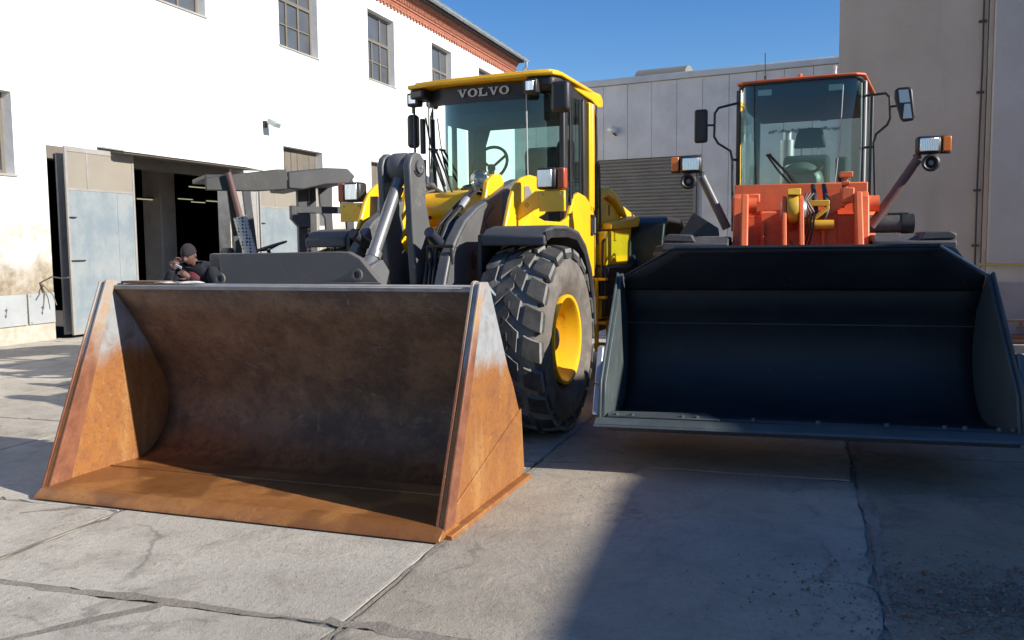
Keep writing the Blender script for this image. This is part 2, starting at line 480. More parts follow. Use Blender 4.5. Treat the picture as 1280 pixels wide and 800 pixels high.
def m_concrete(name='yard_concrete', k=1.0, warm=(1, 1, 1), more=0):
    n = NT(name)
    w = n.pos(True)
    oi = n.n.new('ShaderNodeObjectInfo')
    a = n.noise(.55, 6, .65, vec=w); b = n.noise(3.2, 8, .7, vec=w, dist=.4); c = n.noise(26, 6, .75, vec=w); f = n.noise(160, 3, .6, vec=w)
    col = n.mix(n.ramp(a, .35, .65), tuple(x * k * w_ for x, w_ in zip((.42, .38, .315), warm)), tuple(x * k * w_ for x, w_ in zip((.56, .515, .435), warm)))
    col = n.mix(n.math('MULTIPLY', n.ramp(b, .46, .66), .7), col, tuple(x * k for x in (.34, .30, .245)))
    col = n.mix(n.math('MULTIPLY', n.ramp(c, .50, .70), .5), col, tuple(x * k for x in (.19, .17, .15)))
    col = n.mix(n.math('MULTIPLY', n.ramp(f, .60, .70), .5), col, (.60, .58, .53))
    col = n.mix(n.math('MULTIPLY', oi.outputs['Random'], .22), col, tuple(x * k for x in (.36, .325, .27)))
    # hair cracks
    v = n.n.new('ShaderNodeTexVoronoi'); v.feature = 'DISTANCE_TO_EDGE'; v.inputs['Scale'].default_value = .62
    mp = n.n.new('ShaderNodeMix'); mp.data_type = 'VECTOR'; mp.inputs[0].default_value = .35
    nn = n.n.new('ShaderNodeTexNoise'); nn.inputs['Scale'].default_value = 2.2; nn.inputs['Detail'].default_value = 7
    n.l.new(w, nn.inputs['Vector']); n.l.new(w, mp.inputs[4]); n.l.new(nn.outputs['Color'], mp.inputs[5])
    n.l.new(mp.outputs[1], v.inputs['Vector'])
    crack = n.math('MULTIPLY', n.ramp(v.outputs['Distance'], .0, .010, 1, 0), n.ramp(n.noise(.8, 3, vec=w), .5, .6))
    col = n.mix(n.math('MULTIPLY', crack, .45), col, (.10, .09, .08))
    # oil stains
    st = n.ramp(n.noise(1.1, 7, .75, vec=w, dist=.8), .58 - more, .72 - more)
    col = n.mix(n.math('MULTIPLY', st, .6), col, (.14, .125, .105))
    so = n.ramp(n.noise(.35, 5, .7, vec=w), .5, .62)
    col = n.mix(n.math('MULTIPLY', so, .28), col, (.25, .225, .19))
    h = n.math('ADD', n.math('MULTIPLY', c, .6), n.math('MULTIPLY', f, .35))
    h = n.math('ADD', h, n.math('MULTIPLY', b, 1.2))
    n.bump(h, .8, .018)
    return n.set(col, .9, 0, .25)
M['concrete'] = m_concrete()
M['concrete_mid'] = m_concrete('mid_concrete', .84, (1.03, .99, .93), .03)  # milder copy, with some of the yard shade in its colour
M['concrete_shade_worn'] = m_concrete('worn_shade_concrete', .52, (1.08, .98, .84), .07)  # worn slabs, also darkened and browned to deepen the yard shadow
def m_dirt():
    n = NT('packed_dirt')
    w = n.pos(True)
    b = n.noise(2.5, 8, .7, vec=w); c = n.noise(40, 5, .75, vec=w)
    col = n.mix(n.ramp(b, .35, .65), (.24, .21, .175), (.33, .295, .24))
    col = n.mix(n.math('MULTIPLY', n.ramp(c, .5, .75), .5), col, (.10, .09, .08))
    n.bump(n.math('ADD', b, c), .8, .015)
    return n.set(col, .95, 0, .2)
M['dirt'] = m_dirt()
M['grit'] = paint('grit_stone', (.25, .23, .20), .9, (.08, .07, .06), .5, 20)
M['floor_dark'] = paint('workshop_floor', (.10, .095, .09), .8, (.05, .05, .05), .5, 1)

# ================================================================== SETTING
# ---- ground
def gframe(ox, oy, deg):
    a = R(deg)
    return Matrix.Translation((ox, oy, 0)) @ Matrix.Rotation(-a, 4, 'Z')
base = MB().grid([[(x, y, -.006) for x in (-400, -60, -20, 0, 20, 60, 400)] for y in (-400, -60, -20, 0, 20, 60, 400)], False)
ground = obj('ground', base, M['dirt'], kind='structure')
YARD = gframe(2.0, 5.0, 18)
yard = bpy.data.objects.new('yard_pavement', None); COL.objects.link(yard); yard.matrix_world = YARD; yard['kind'] = 'structure'
xs = [-13.0, -10.8, -8.65, -6.5, -4.33, -2.2, 0.0, 2.6, 5.2, 7.8, 10.4]
def slab(x0, x1, y0, y1, mat, seed):
    rnd = random.Random(seed)
    g = .012
    x0 += g; x1 -= g; y0 += g; y1 -= g
    tx, ty = rnd.uniform(-.0006, .0006), rnd.uniform(-.0006, .0006)
    dz = rnd.uniform(-.0012, .0012)
    def edge(a, b, n):
        out = []
        for i in range(n):
            t = i / n
            p = Vector(a).lerp(Vector(b), t)
            k = noise.noise(Vector((p.x * 2.3, p.y * 2.3, seed * .37))) * .028 + noise.noise(Vector((p.x * 11, p.y * 11, seed))) * .012
            if rnd.random() < .07: k -= rnd.uniform(.01, .05)
            if t == 0: k = -.02
            out.append((p, k))
        return out
    c = Vector(((x0 + x1) / 2, (y0 + y1) / 2))
    pts = []
    for a, b, nx, ny in (((x0, y0), (x1, y0), 0, -1), ((x1, y0), (x1, y1), 1, 0), ((x1, y1), (x0, y1), 0, 1), ((x0, y1), (x0, y0), -1, 0)):
        for p, k in edge(a, b, 26):
            pts.append((p.x + nx * min(k, .01), p.y + ny * min(k, .01)))
    n = len(pts)
    vs = [(p[0], p[1], dz + tx * (p[0] - c.x) + ty * (p[1] - c.y)) for p in pts]
    vi = [(c.x + (p[0] - c.x) * .985, c.y + (p[1] - c.y) * .985, dz + tx * (p[0] - c.x) + ty * (p[1] - c.y) + .002) for p in pts]
    lo = [(p[0], p[1], -.06) for p in pts]
    mb = MB().add(vs + lo + vi, [(i, i + n, (i + 1) % n + n, (i + 1) % n)[::-1] for i in range(n)] + [(i, (i + 1) % n, (i + 1) % n + 2 * n, i + 2 * n) for i in range(n)] + [tuple(range(2 * n, 3 * n))])
    return obj('concrete_slab', mb, mat, yard)
k = 0
for i in range(len(xs) - 1):
    off = [0, .9, .3, 1.1, 0, 0, .9, .4, .2, 0][i]
    y = -2.09 + off - 3 * 4
    if xs[i] == -2.2: y = -2.05 - 12
    while y < 24:
        if not (xs[i] < -8 and y + 3 < -4) and not (i >= 8 and y > 9):
            k += 1
            slab(xs[i], xs[i + 1], y, y + 3.0, M['concrete_shade_worn'] if i >= 6 else M['concrete_mid'] if i == 5 and y < 3 else M['concrete'], k)
        y += 3.0

# dirt caked into the wide joints
def dirt_seam(p0, p1, w0, w1, seed, mat='dirt'):
    p0, p1 = Vector(p0), Vector(p1); d = (p1 - p0); L = d.length; d.normalize(); nrm = Vector((-d.y, d.x))
    n = max(8, int(L / .035)); a = []; b = []
    for i in range(n + 1):
        t = i / n; c = p0 + d * L * t
        w = w0 + (w1 - w0) * t
        na = noise.noise(Vector((t * L * 1.3, seed, 0))) * 1.2 + noise.noise(Vector((t * L * 6, seed, 3))) * .8 + noise.noise(Vector((t * L * 22, seed, 5))) * .2
        nb = noise.noise(Vector((t * L * 1.1, seed + 9, 0))) * 1.2 + noise.noise(Vector((t * L * 7, seed + 9, 3))) * .8 + noise.noise(Vector((t * L * 20, seed, 8))) * .2
        wob = nrm * noise.noise(Vector((t * L * .7, seed + 20, 0))) * .03
        a.append((*(c + wob + nrm * max(.006, w * (.5 + na))), .0032)); b.append((*(c + wob - nrm * max(.006, w * (.5 + nb))), .0032))
    m = [((x[0] + y[0]) / 2, (x[1] + y[1]) / 2, .0040) for x, y in zip(a, b)]
    return obj('joint_dirt', MB().grid([a, m, b][::-1]), M[mat], yard)
dirt_seam((-8.5, -2.16), (-3.4, -2.10), .02, .035, 1)
dirt_seam((-4.4, -2.12), (-2.15, -2.07), .04, .06, 2)
dirt_seam((-2.3, -2.05), (-.9, -2.10), .055, .02, 3)
dirt_seam((-4.9, -1.2), (-3.9, -.35), .03, .07, 4)
dirt_seam((-3.55, -2.7), (-3.05, -2.1), .02, .06, 5)
dirt_seam((-4.34, -6), (-4.33, 3), .015, .02, 6)
dirt_seam((-2.2, -6), (-2.2, 4), .015, .022, 7)
dirt_seam((.03, -6), (.04, 1.0), .07, .04, 8)
dirt_seam((.03, 1), (.02, 9), .03, .03, 9)
dirt_seam((.9, -2.6), (2.4, -1.7), .02, .10, 10)
dirt_seam((.2, -3.0), (1.7, -2.4), .10, .28, 11)
dirt_seam((.4, -.9), (2.2, .0), .015, .03, 12)
dirt_seam((-1.9, -2.8), (-1.0, -2.6), .02, .05, 13)
# gravel, grit and litter on the right side of the yard
def grit(name, n, fn, smin, smax, mat, label):
    mb = MB(); rnd = random.Random(len(name) + n)
    for _ in range(n):
        x, y = fn(rnd)
        s = smin + (smax - smin) * rnd.random() ** 3
        vs = [(x + rnd.uniform(-1, 1) * s, y + rnd.uniform(-1, 1) * s, .003 + rnd.uniform(0, .9) * s) for _ in range(4)] + [(x + rnd.uniform(-.4, .4) * s, y + rnd.uniform(-.4, .4) * s, .003 + s)]
        mb.add(vs, [(0, 1, 4), (1, 2, 4), (2, 3, 4), (3, 0, 4), (0, 2, 1), (0, 3, 2)])
    o = obj(name, mb, mat, kind='stuff'); o['label'] = label; o['category'] = 'grit'
grit('loose_grit', 2600, lambda r: (r.gauss(2.15, .40), r.gauss(3.85, .22)), .003, .015, M['grit'], 'loose pale grit and gravel strewn over the shaded concrete')
grit('dark_crumbs', 2600, lambda r: (r.gauss(2.2, .5), r.gauss(3.85, .30)), .003, .016, M['rubbish'], 'dark brown crumbs and litter strewn among the pale grit')
grit('pebble_scatter', 900, lambda r: (r.uniform(.4, 4.5), r.uniform(3.0, 7.0)), .002, .010, M['grit'], 'scattered small pebbles on the shaded side of the yard')
grit('fallen_litter', 700, lambda r: (r.uniform(-4, 3.2), r.uniform(3.2, 8)), .0015, .008, M['dirt'], 'tiny crumbs of dirt scattered over the concrete yard')
def joint_fn(r):
    y = r.uniform(-2, 6); p = YARD @ Vector((r.gauss(0.02, .035), y, 0)); return p.x, p.y
grit('joint_grit', 900, joint_fn, .002, .010, M['dirt'], 'crumbled dirt filling the joint between the concrete slabs')

# ---- factory building on the left
BO, BA = (-8.2, 15.8), R(18)
fac = thing('factory_building', 'long white plastered factory building with brick cornice and workshop gate', 'building', (BO[0], BO[1], 0), -BA)
def wall_panel(mb, y0, y1, z0, z1, holes, depth):
    ys = sorted({y0, y1, *[h[0] for h in holes], *[h[1] for h in holes]}); zs = sorted({z0, z1, *[h[2] for h in holes], *[h[3] for h in holes]})
    for i in range(len(ys) - 1):
        for j in range(len(zs) - 1):
            cy, cz = (ys[i] + ys[i + 1]) / 2, (zs[j] + zs[j + 1]) / 2
            if any(h[0] < cy < h[1] and h[2] < cz < h[3] for h in holes): continue
            mb.add([(0, ys[i], zs[j]), (0, ys[i + 1], zs[j]), (0, ys[i + 1], zs[j + 1]), (0, ys[i], zs[j + 1])], [(0, 1, 2, 3)])
    for a, b, c, d in holes:
        mb.add([(0, a, c), (0, b, c), (0, b, d), (0, a, d), (-depth, a, c), (-depth, b, c), (-depth, b, d), (-depth, a, d)],
               [(0, 4, 5, 1), (1, 5, 6, 2), (2, 6, 7, 3), (3, 7, 4, 0)])
UP = [(-7.05, -5.15), (-2.1, -.18), (2.85, 4.79), (7.75, 9.67), (12.66, 14.52), (17.62, 19.5), (22.48, 24.4)]
holes = [(a, b, 6.69, 8.77) for a, b in UP]
LOWW = [(-2.45, -.53, 2.87, 4.24), (7.77, 9.74, 2.15, 4.16), (12.68, 14.6, 2.15, 4.18), (17.62, 19.5, 2.15, 4.18), (22.48, 24.4, 2.15, 4.18)]
holes += LOWW
GATE = (.15, 5.42, 0.0, 3.42)
holes.append(GATE)
wb = MB()
wall_panel(wb, -9, 27.2, -.1, 9.22, holes, .32)
wb.add([(0, 27.2, -.1), (-12, 27.2, -.1), (-12, 27.2, 9.22), (0, 27.2, 9.22)], [(0, 1, 2, 3)])
wb.add([(0, -9, -.1), (-12, -9, -.1), (-12, -9, 9.22), (0, -9, 9.22)], [(3, 2, 1, 0)])
wb.add([(-12, 27.2, -.1), (-12, -9, -.1), (-12, -9, 9.22), (-12, 27.2, 9.22)], [(0, 1, 2, 3)])
obj('wall', wb, M['plaster'], fac)

def window(a, b, z0, z1, kind):
    fr = MB()
    d = -.20
    t = .075
    fr.box(d - .06, d, a, a + t, z0, z1).box(d - .06, d, b - t, b, z0, z1).box(d - .06, d, a + t, b - t, z1 - t, z1).box(d - .06, d, a + t, b - t, z0, z0 + t)
    w = obj('window', fr, M['wood'], fac, bevel=.006, seg=1)
    if kind == 'boards':
        n = 6
        for i in range(n):
            y0 = a + t + (b - a - 2 * t) * i / n; y1 = a + t + (b - a - 2 * t) * (i + 1) / n
            obj('board', MB().box(d - .04, d - .01 + random.uniform(-.006, .008), y0 + .008, y1 - .008, z0 + t, z1 - t), M['wood'], w)
        obj('backing', MB().box(d - .06, d - .045, a + t, b - t, z0 + t, z1 - t), M['dark_room'], w)
        return w
    zt = z0 + (z1 - z0) * .60
    mu = MB()
    mu.box(d - .05, d + .012, a + t, b - t, zt - .045, zt + .045)
    w3 = (b - a - 2 * t) / 3
    for i in (1, 2): mu.box(d - .05, d + .006, a + t + w3 * i - .035, a + t + w3 * i + .035, z0 + t, zt - .045)
    mu.box(d - .05, d + .006, a + t + w3 * 2 - .035, a + t + w3 * 2 + .035, zt + .045, z1 - t)
    zm = z0 + (zt - z0) * .5
    for i in range(3): mu.box(d - .045, d, a + t + w3 * i + .035, a + t + w3 * (i + 1) - .035, zm - .018, zm + .018)
    obj('mullion', mu, M['wood'], w, bevel=.004, seg=1)
    cells = [(a + t + w3 * i, a + t + w3 * (i + 1), z0 + t, zm) for i in range(3)] + [(a + t + w3 * i, a + t + w3 * (i + 1), zm, zt) for i in range(3)] + [(a + t, a + t + 2 * w3, zt, z1 - t), (a + t + 2 * w3, b - t, zt, z1 - t)]
    for c in cells:
        e = random.uniform(-.006, .006)
        obj('pane', MB().add([(d - .03, c[0], c[2]), (d - .03 + e, c[1], c[2]), (d - .03 + e, c[1], c[3]), (d - .03, c[0], c[3])], [(0, 1, 2, 3)]), M['pane'], w)
    obj('sill', MB().box(d, .03, a - .03, b + .03, z0 - .04, z0 - .002), M['concrete_plain'], w)
    return w
for a, b in UP: window(a, b, 6.69, 8.77, 'glass')
for i, (a, b, c, d) in enumerate(LOWW): window(a, b, c, d, 'glass' if i == 0 else 'boards')

# brick cornice: saw-tooth course, projecting courses, dentil row
co = MB()
for (x1, z0, z1) in ((.06, 9.30, 9.38), (.10, 9.38, 9.45), (.14, 9.60, 9.68), (.20, 9.68, 9.75), (.24, 9.75, 9.80)):
    co.box(-.1, x1, -9.05, 27.25, z0 + .003, z1 - .003)
co.box(-.1, .05, -9.05, 27.25, 9.22, 9.80)
obj('cornice', co, M['brick'], fac)
dn = MB()
y = -9.0
while y < 27.2:
    dn.box(.045, .135, y, y + .065, 9.452, 9.598)
    y += .125
y = -9.0
while y < 27.2:
    dn.box(-.01, .055, y, y + .12, 9.135, 9.225)
    y += .25
o = obj('dentil', dn, M['brick'], fac, kind='stuff')
obj('eave', MB().box(-.1, .44, -9.1, 27.35, 9.80, 9.84).box(.40, .44, -9.1, 27.35, 9.84, 9.95), M['dark_room'], fac)
rf = MB().add([(.5, -9.3, 9.93), (.5, 27.5, 9.93), (-6, 27.5, 13.2), (-6, -9.3, 13.2), (-12.5, -9.3, 9.93), (-12.5, 27.5, 9.93)], [(0, 1, 2, 3), (3, 2, 5, 4)])
rf.add([(.0, 27.2, 9.8), (-6, 27.2, 13.1), (-12, 27.2, 9.8)], [(0, 1, 2)])
obj('roof', rf, paint('roof_tin', (.20, .19, .19), .6, (.2, .1, .07), .5, 2), fac)
gu = MB()
rows = []
for yy in (-9.3, 27.5):
    rows.append([(.56 + .085 * math.cos(t), yy, 9.90 + .085 * math.sin(t)) for t in [math.pi + i * math.pi / 8 for i in range(9)]])
gu.grid(rows)
y = -9.0
while y < 27.5:
    gu.lathe([(y - .02, .088), (y - .02, .095), (y + .02, .095), (y + .02, .088)], (.56, 0, 9.90), 'y', 12)
    y += 1.05
gu.tube([(.56, -9.3, 9.982), (.56, 27.5, 9.982)], .012, 6)
gu.tube([(.56, 27.35, 9.85), (.56, 27.35, 9.6), (.10, 27.30, 9.15), (.10, 27.30, .2)], .055, 10)
g = obj('gutter', gu, M['zinc'], fac); 
# canopy over the gate
cp = MB()
cp.prism([(0.0, 3.50), (.62, 3.40), (.62, 3.43), (0.0, 3.53)], 'y', 1.35, 6.0)
obj('canopy', cp, M['white_paint'], fac, bevel=.004, seg=1)
obj('lintel', MB().box(-.30, .02, .15, 5.42, 3.20, 3.425).prism([(.03, 3.40), (.58, 3.37), (.58, 3.385), (.03, 3.49)], 'y', 1.4, 5.95), M['wood'], fac)
# workshop behind the gate
rm = MB()
for f in ([(-.33, -6, 0), (-12, -6, 0), (-12, 24, 0), (-.33, 24, 0)],):
    rm.add(f, [(0, 3, 2, 1)])
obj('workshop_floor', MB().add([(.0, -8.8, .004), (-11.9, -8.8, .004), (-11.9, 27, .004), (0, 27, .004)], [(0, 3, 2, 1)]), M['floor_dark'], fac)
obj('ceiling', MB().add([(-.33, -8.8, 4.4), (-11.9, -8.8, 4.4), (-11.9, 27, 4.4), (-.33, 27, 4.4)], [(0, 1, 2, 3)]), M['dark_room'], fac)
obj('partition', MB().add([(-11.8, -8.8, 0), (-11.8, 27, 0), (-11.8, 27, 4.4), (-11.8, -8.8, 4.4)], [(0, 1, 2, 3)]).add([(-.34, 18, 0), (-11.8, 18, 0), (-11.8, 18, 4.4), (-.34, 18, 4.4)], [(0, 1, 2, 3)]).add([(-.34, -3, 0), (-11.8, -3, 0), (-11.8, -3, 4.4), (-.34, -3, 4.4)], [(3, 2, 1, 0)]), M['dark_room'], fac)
obj('pillar', MB().box(-2.9, -2.35, 5.95, 6.5, 0, 4.4), M['pillar'], fac, bevel=.02, seg=1)
for x, y, z in ((-2.6, 5.75, 2.77), (-5, 8.8, 3.38), (-5, 10.3, 3.03), (-5, 10.9, 2.96), (-2.6, 7.7, 3.17), (-2.6, 8.4, 2.83), (-5, 9.0, 3.28)):
    t = obj('ceiling_lamp', MB().box(x - .06, x + .06, y - .36, y + .36, z + .03, z + .06), M['fork_grey'], fac)
    obj('lamp_tube', MB().tube([(x, y - .33, z + .01), (x, y + .33, z + .01)], .014, 8), M['tube_light'], t)
# folding gate leaves
def leaf(p0, p1, h, panes, light=False):
    p0 = Vector(p0); p1 = Vector(p1); d = (p1 - p0); L = d.length
    ang = math.atan2(d.y, d.x)
    fr = MB(); t = .05; zt = h - .75 if panes else h - .05
    fr.box(0, t, -.02, .02, .06, h).box(L - t, L, -.02, .02, .06, h).box(t, L - t, -.02, .02, h - .09, h).box(t, L - t, -.02, .02, .06, .13)
    if panes:
        fr.box(t, L - t, -.018, .018, zt - .02, zt + .02)
        sp = L * .3
        fr.box(sp - .02, sp + .02, -.018, .018, zt + .02, h - .09)
    r = obj('gate_leaf', fr, M['gate_frame'], fac, loc=(p0.x, p0.y, 0), rz=ang, bevel=.004, seg=1)
    obj('sheet_panel', MB().box(t, L * .72 - .004, -.012, .012, .13, zt - .02), M['bluegate'] if panes else M['gate_frame'], r)
    obj('sheet_panel', MB().box(L * .72 + .004, L - t, -.009, .015, .13, zt - .02), M['bluegate'] if panes else M['gate_frame'], r)
    if panes:
        obj('pane', MB().box(t, sp - .02, -.008, .008, zt + .02, h - .09), M['gate_pane'], r)
        obj('pane', MB().box(sp + .02, L - t, -.008, .008, zt + .02, h - .09), M['gate_pane'], r)
        sg = -1
        lb = MB()
        for zz, ln in ((2.15, .13), (1.38, .30)):
            lb.box(t * .5, t + ln, sg * .045, sg * .022, zz, zz + .02)
        obj('latch', lb, M['black'], r)
    return r
leaf((.05, .30), (.20, 1.85), 3.30, False)
leaf((.29, .25), (.28, 1.97), 3.41, True)
leaf((.03, 5.46), (.30, 6.12), 3.30, False)
leaf((.32, 6.14), (.30, 8.45), 3.30, True)
leaf((.10, 8.50), (.06, 9.35), 3.20, False)
# wire tie and meter cupboards on the plinth
tie = MB().tube([(.02, -.15, 1.02), (.25, -.12, 1.12), (.6, -.25, 1.10), (.84, -.36, 1.12)], .012, 6).tube([(.02, -.15, 1.02), (.05, -.10, .85), (.03, -.13, .55)], .012, 6).tube([(.02, -.15, 1.02), (.16, -.03, .80), (.20, .0, .62)], .010, 6)
tie = obj('tie_wire', tie, M['wood'], None, loc=(BO[0], BO[1], 0), rz=-BA); tag(tie, 'loose grey wire tying the open gate leaf to the white wall', 'wire')
for y0, y1, lab in ((-1.35, -.47, 'white steel cupboard door with lightning mark at the photo edge, left of its twin'), (-.45, .14, 'white steel cupboard door with lightning mark next to the open gate leaf')):
    t = thing('meter_cupboard', lab, 'meter cupboard', (BO[0], BO[1], 0), -BA, 'meter cupboards in the plinth')
    obj('door_panel', MB().box(.004, .035, y0 + .01, y1 - .01, .305, .835), M['cupboard'], t, bevel=.004, seg=1)
    c = (y0 + y1) / 2
    bolt = [(c + .035, .66), (c - .03, .57), (c + .005, .575), (c - .015, .49), (c - .035, .51), (c - .01, .45), (c + .02, .51), (c + .0, .50), (c + .035, .61), (c - .005, .60)]
    obj('lightning_mark', MB().prism(bolt, 'x', .0355, .0375), M['fork_grey'], t)
    obj('lock', MB().lathe([(.035, 0), (.035, .015), (.045, .015), (.045, 0)], (0, y0 + .06, .8), 'x', 10).lathe([(.035, 0), (.035, .015), (.045, .015), (.045, 0)], (0, y0 + .06, .34), 'x', 10), M['steel'], t)
# flood lamp high on the wall
t = thing('flood_lamp', 'small grey flood lamp on a bracket high on the white wall', 'lamp', (BO[0], BO[1], 0), -BA)
obj('bracket', MB().box(0, .06, 6.88, 6.98, 4.52, 4.68).tube([(.03, 6.93, 4.6), (.18, 6.97, 4.62)], .02, 8), M['fork_grey'], t)
obj('lamp_head', MB().prism([(.12, 4.62), (.34, 4.50), (.38, 4.60), (.16, 4.74)], 'y', 6.86, 7.12), M['zinc'], t, bevel=.01)

# ---- garage building across the yard
GO, GA = (8.42, 23.59), R(28)
gar = thing('garage_hall', 'grey sandwich panel garage hall with a roller shutter across the yard', 'building', (GO[0], GO[1], 0), -GA)
px = [-26.0]
edges = [-3.49 - .735 * 30 + .735 * i for i in range(0, 36)]
body = MB()
body.box(-9.35, 6, .12, 12, 0, 6.15)
obj('core_wall', body, M['panel'], gar)
for i in range(len(edges) - 1):
    a, b = edges[i] + .004, edges[i + 1] - .004
    if a < -9.37: continue
    z0 = 4.02 if b < -3.45 and a > -8.8 else 0
    obj('wall_panel', MB().box(a, b, -.0 + random.uniform(-.002, .002), .06, z0, 6.14), M['panel'], gar, bevel=.004, seg=1)
obj('roof_trim', MB().box(-9.4, 6.1, -.10, .3, 6.15, 6.30).box(-9.4, 6.1, -.06, .2, 6.30, 6.33), M['trim'], gar, bevel=.01, seg=1)
obj('roof', MB().box(-9.4, 6.1, .3, 12.1, 6.15, 6.26), M['zinc'], gar)
rv = MB().grid([[(x, .8 + .5 * math.cos(t), 6.26 + .38 * math.sin(t)) for t in [i * math.pi / 10 for i in range(11)]] for x in (-5.6, -4.1)])
rv.add([(x, .8 + .5 * math.cos(t), 6.26 + .38 * math.sin(t)) for x in (-4.1,) for t in [i * math.pi / 10 for i in range(11)]], [tuple(range(11))])
obj('roof_light', rv, M['slat'], gar)
sh = obj('roller_shutter', MB().box(-8.7, -3.74, .08, .11, 0, 4.05).box(-8.75, -8.67, -.02, .1, 0, 4.05).box(-3.74, -3.66, -.02, .1, 0, 4.0), M['slat'], gar)
z = .02
while z < 3.98:
    obj('slat', MB().prism([(.075, z + .004), (.045, z + .03), (.045, z + .075), (.075, z + .096)], 'x', -8.67, -3.74), M['slat'], sh)
    z += .10
obj('plate', MB().box(-4.84, -4.25, .015, .042, 1.62, 1.99), M['fork_grey'], sh)
obj('plate_glass', MB().box(-4.79, -4.30, .010, .0145, 1.67, 1.94), M['gate_pane'], sh)
t = thing('wall_lamp', 'small round white lamp on the grey garage panels', 'lamp', (GO[0], GO[1], 0), -GA)
obj('lamp_dome', MB().ico((-6.1, -.17, 4.86), .13, 2, (1.1, 1, .75)), M['white_paint'], t)
obj('bracket', MB().tube([(-6.05, .0, 4.72), (-6.06, -.12, 4.75), (-6.1, -.17, 4.84)], .03, 8), M['fork_grey'], t)

# ---- tall rendered building on the right
TO, TA = (5.069, 14.069), R(28)
tal = thing('rendered_building', 'tall grey beige rendered building with a corner pilaster at the right', 'building', (TO[0], TO[1], 0), -TA)
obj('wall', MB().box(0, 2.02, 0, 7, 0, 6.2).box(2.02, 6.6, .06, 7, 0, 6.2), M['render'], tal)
obj('pilaster', MB().box(2.10, 6.6, -.10, .058, .1, 6.2), M['render_rough'], tal, bevel=.03)
obj('pilaster_edge', MB().box(2.035, 2.098, -.06, .05, .1, 6.2), paint('edge_render', (.50, .42, .31), .9, (.3, .25, .2), .4, 4), tal, bevel=.01)
obj('base_course', MB().box(2.12, 6.6, -.125, -.102, 0, .98), paint('base_render', (.34, .33, .33), .9, (.2, .19, .18), .5, 2, bump=.3), tal)
t = MB().tube([(1.955, -.03, .9), (1.95, -.035, 2.4), (1.965, -.03, 4.2), (1.95, -.03, 6.1)], .014, 6)
for zz in (1.5, 2.3, 3.7, 4.7, 5.6): t.box(1.90, 2.0, -.05, 0, zz, zz + .03)
tag(obj('wall_cable', t, M['fork_grey'], None, loc=(TO[0], TO[1], 0), rz=-TA), 'thin cable clipped vertically beside the pilaster edge', 'cable')
t = MB().tube([(2.0, -.20, 1.245), (6.6, -.20, 1.225)], .021, 8)
for x in (2.6, 3.6, 4.6): t.box(x, x + .02, -.2, -.12, 1.21, 1.27)
tag(obj('gas_pipe', t, M['pipe_yellow'], None, loc=(TO[0], TO[1], 0), rz=-TA), 'thin yellow gas pipe along the base of the rendered building', 'pipe')
# low ledge with scrap at its foot
lg = obj('ledge', MB().box(2.1, 6.6, -.62, -.13, .0, .14), M['concrete_plain'], None, loc=(TO[0], TO[1], 0), rz=-TA, bevel=.012)
tag(lg, 'low pale concrete ledge along the foot of the rendered building', 'ledge')
t = thing('scrap_trolley', 'rusty brown scrap trolley standing on the low concrete ledge', 'scrap', (TO[0], TO[1], 0), -TA)
obj('wheel', MB().lathe([(-.44, 0), (-.44, .13), (-.38, .15), (-.32, .13), (-.32, 0)], (0, 2.38, .30), 'y', 16), M['rubbish'], t, loc=(0, 0, 0))
obj('frame', MB().tube([(2.3, -.42, .46), (2.8, -.42, .48), (3.1, -.42, .40)], .02, 6).tube([(2.5, -.42, .36), (3.1, -.42, .36)], .02, 6).tube([(2.55, -.42, .36), (2.55, -.42, .47)], .02, 6).box(2.45, 3.2, -.45, -.3, .18, .26).box(2.25, 2.6, -.5, -.2, .16, .2), M['rubbish'], t)
obj('box', MB().box(2.62, 2.95, -.44, -.25, .265, .36), M['wood'], t)
bd = obj('timber_bar', MB().box(2.25, 4.2, -1.05, -.95, -.0, .06), M['white_paint'], None, loc=(TO[0], TO[1], 0), rz=-TA, bevel=.006)
tag(bd, 'white painted bar lying on the ground in front of the ledge', 'bar')

# ---- unseen outbuilding right of the viewpoint, footprint shaped to cast the yard shadow
OO, OA = (11.09, 1.77), R(14.5)
ob = thing('outbuilding', 'plain rendered outbuilding, unseen to the right, shaped for the shadow it casts', 'building', (OO[0], OO[1], 0), -OA)
foot = [(.05, -.45), (.10, -.15), (.0, .0), (-.14, .09), (-.79, .60), (-1.6, 1.35), (-1.2, 2.2), (6, 4), (10, 3.0), (10, -14), (0, -14)]
obj('wall', MB().prism(foot, 'z', -.1, 5.35), M['brick_far'], ob)
obj('roof_slab', MB().prism(foot, 'z', 5.352, 5.5), M['zinc'], ob)
for yy in (-3.4, -6.4, -9.4, -12.4):
    w = obj('window', MB().box(-.03, .0, yy, yy + 1.3, 1.6, 1.68).box(-.03, 0, yy, yy + 1.3, 3.0, 3.08).box(-.03, 0, yy, yy + .08, 1.68, 3.0).box(-.03, 0, yy + 1.22, yy + 1.3, 1.68, 3.0), M['wood'], ob)
    obj('pane', MB().box(-.012, -.004, yy + .08, yy + 1.22, 1.68, 3.0), M['pane'], w)

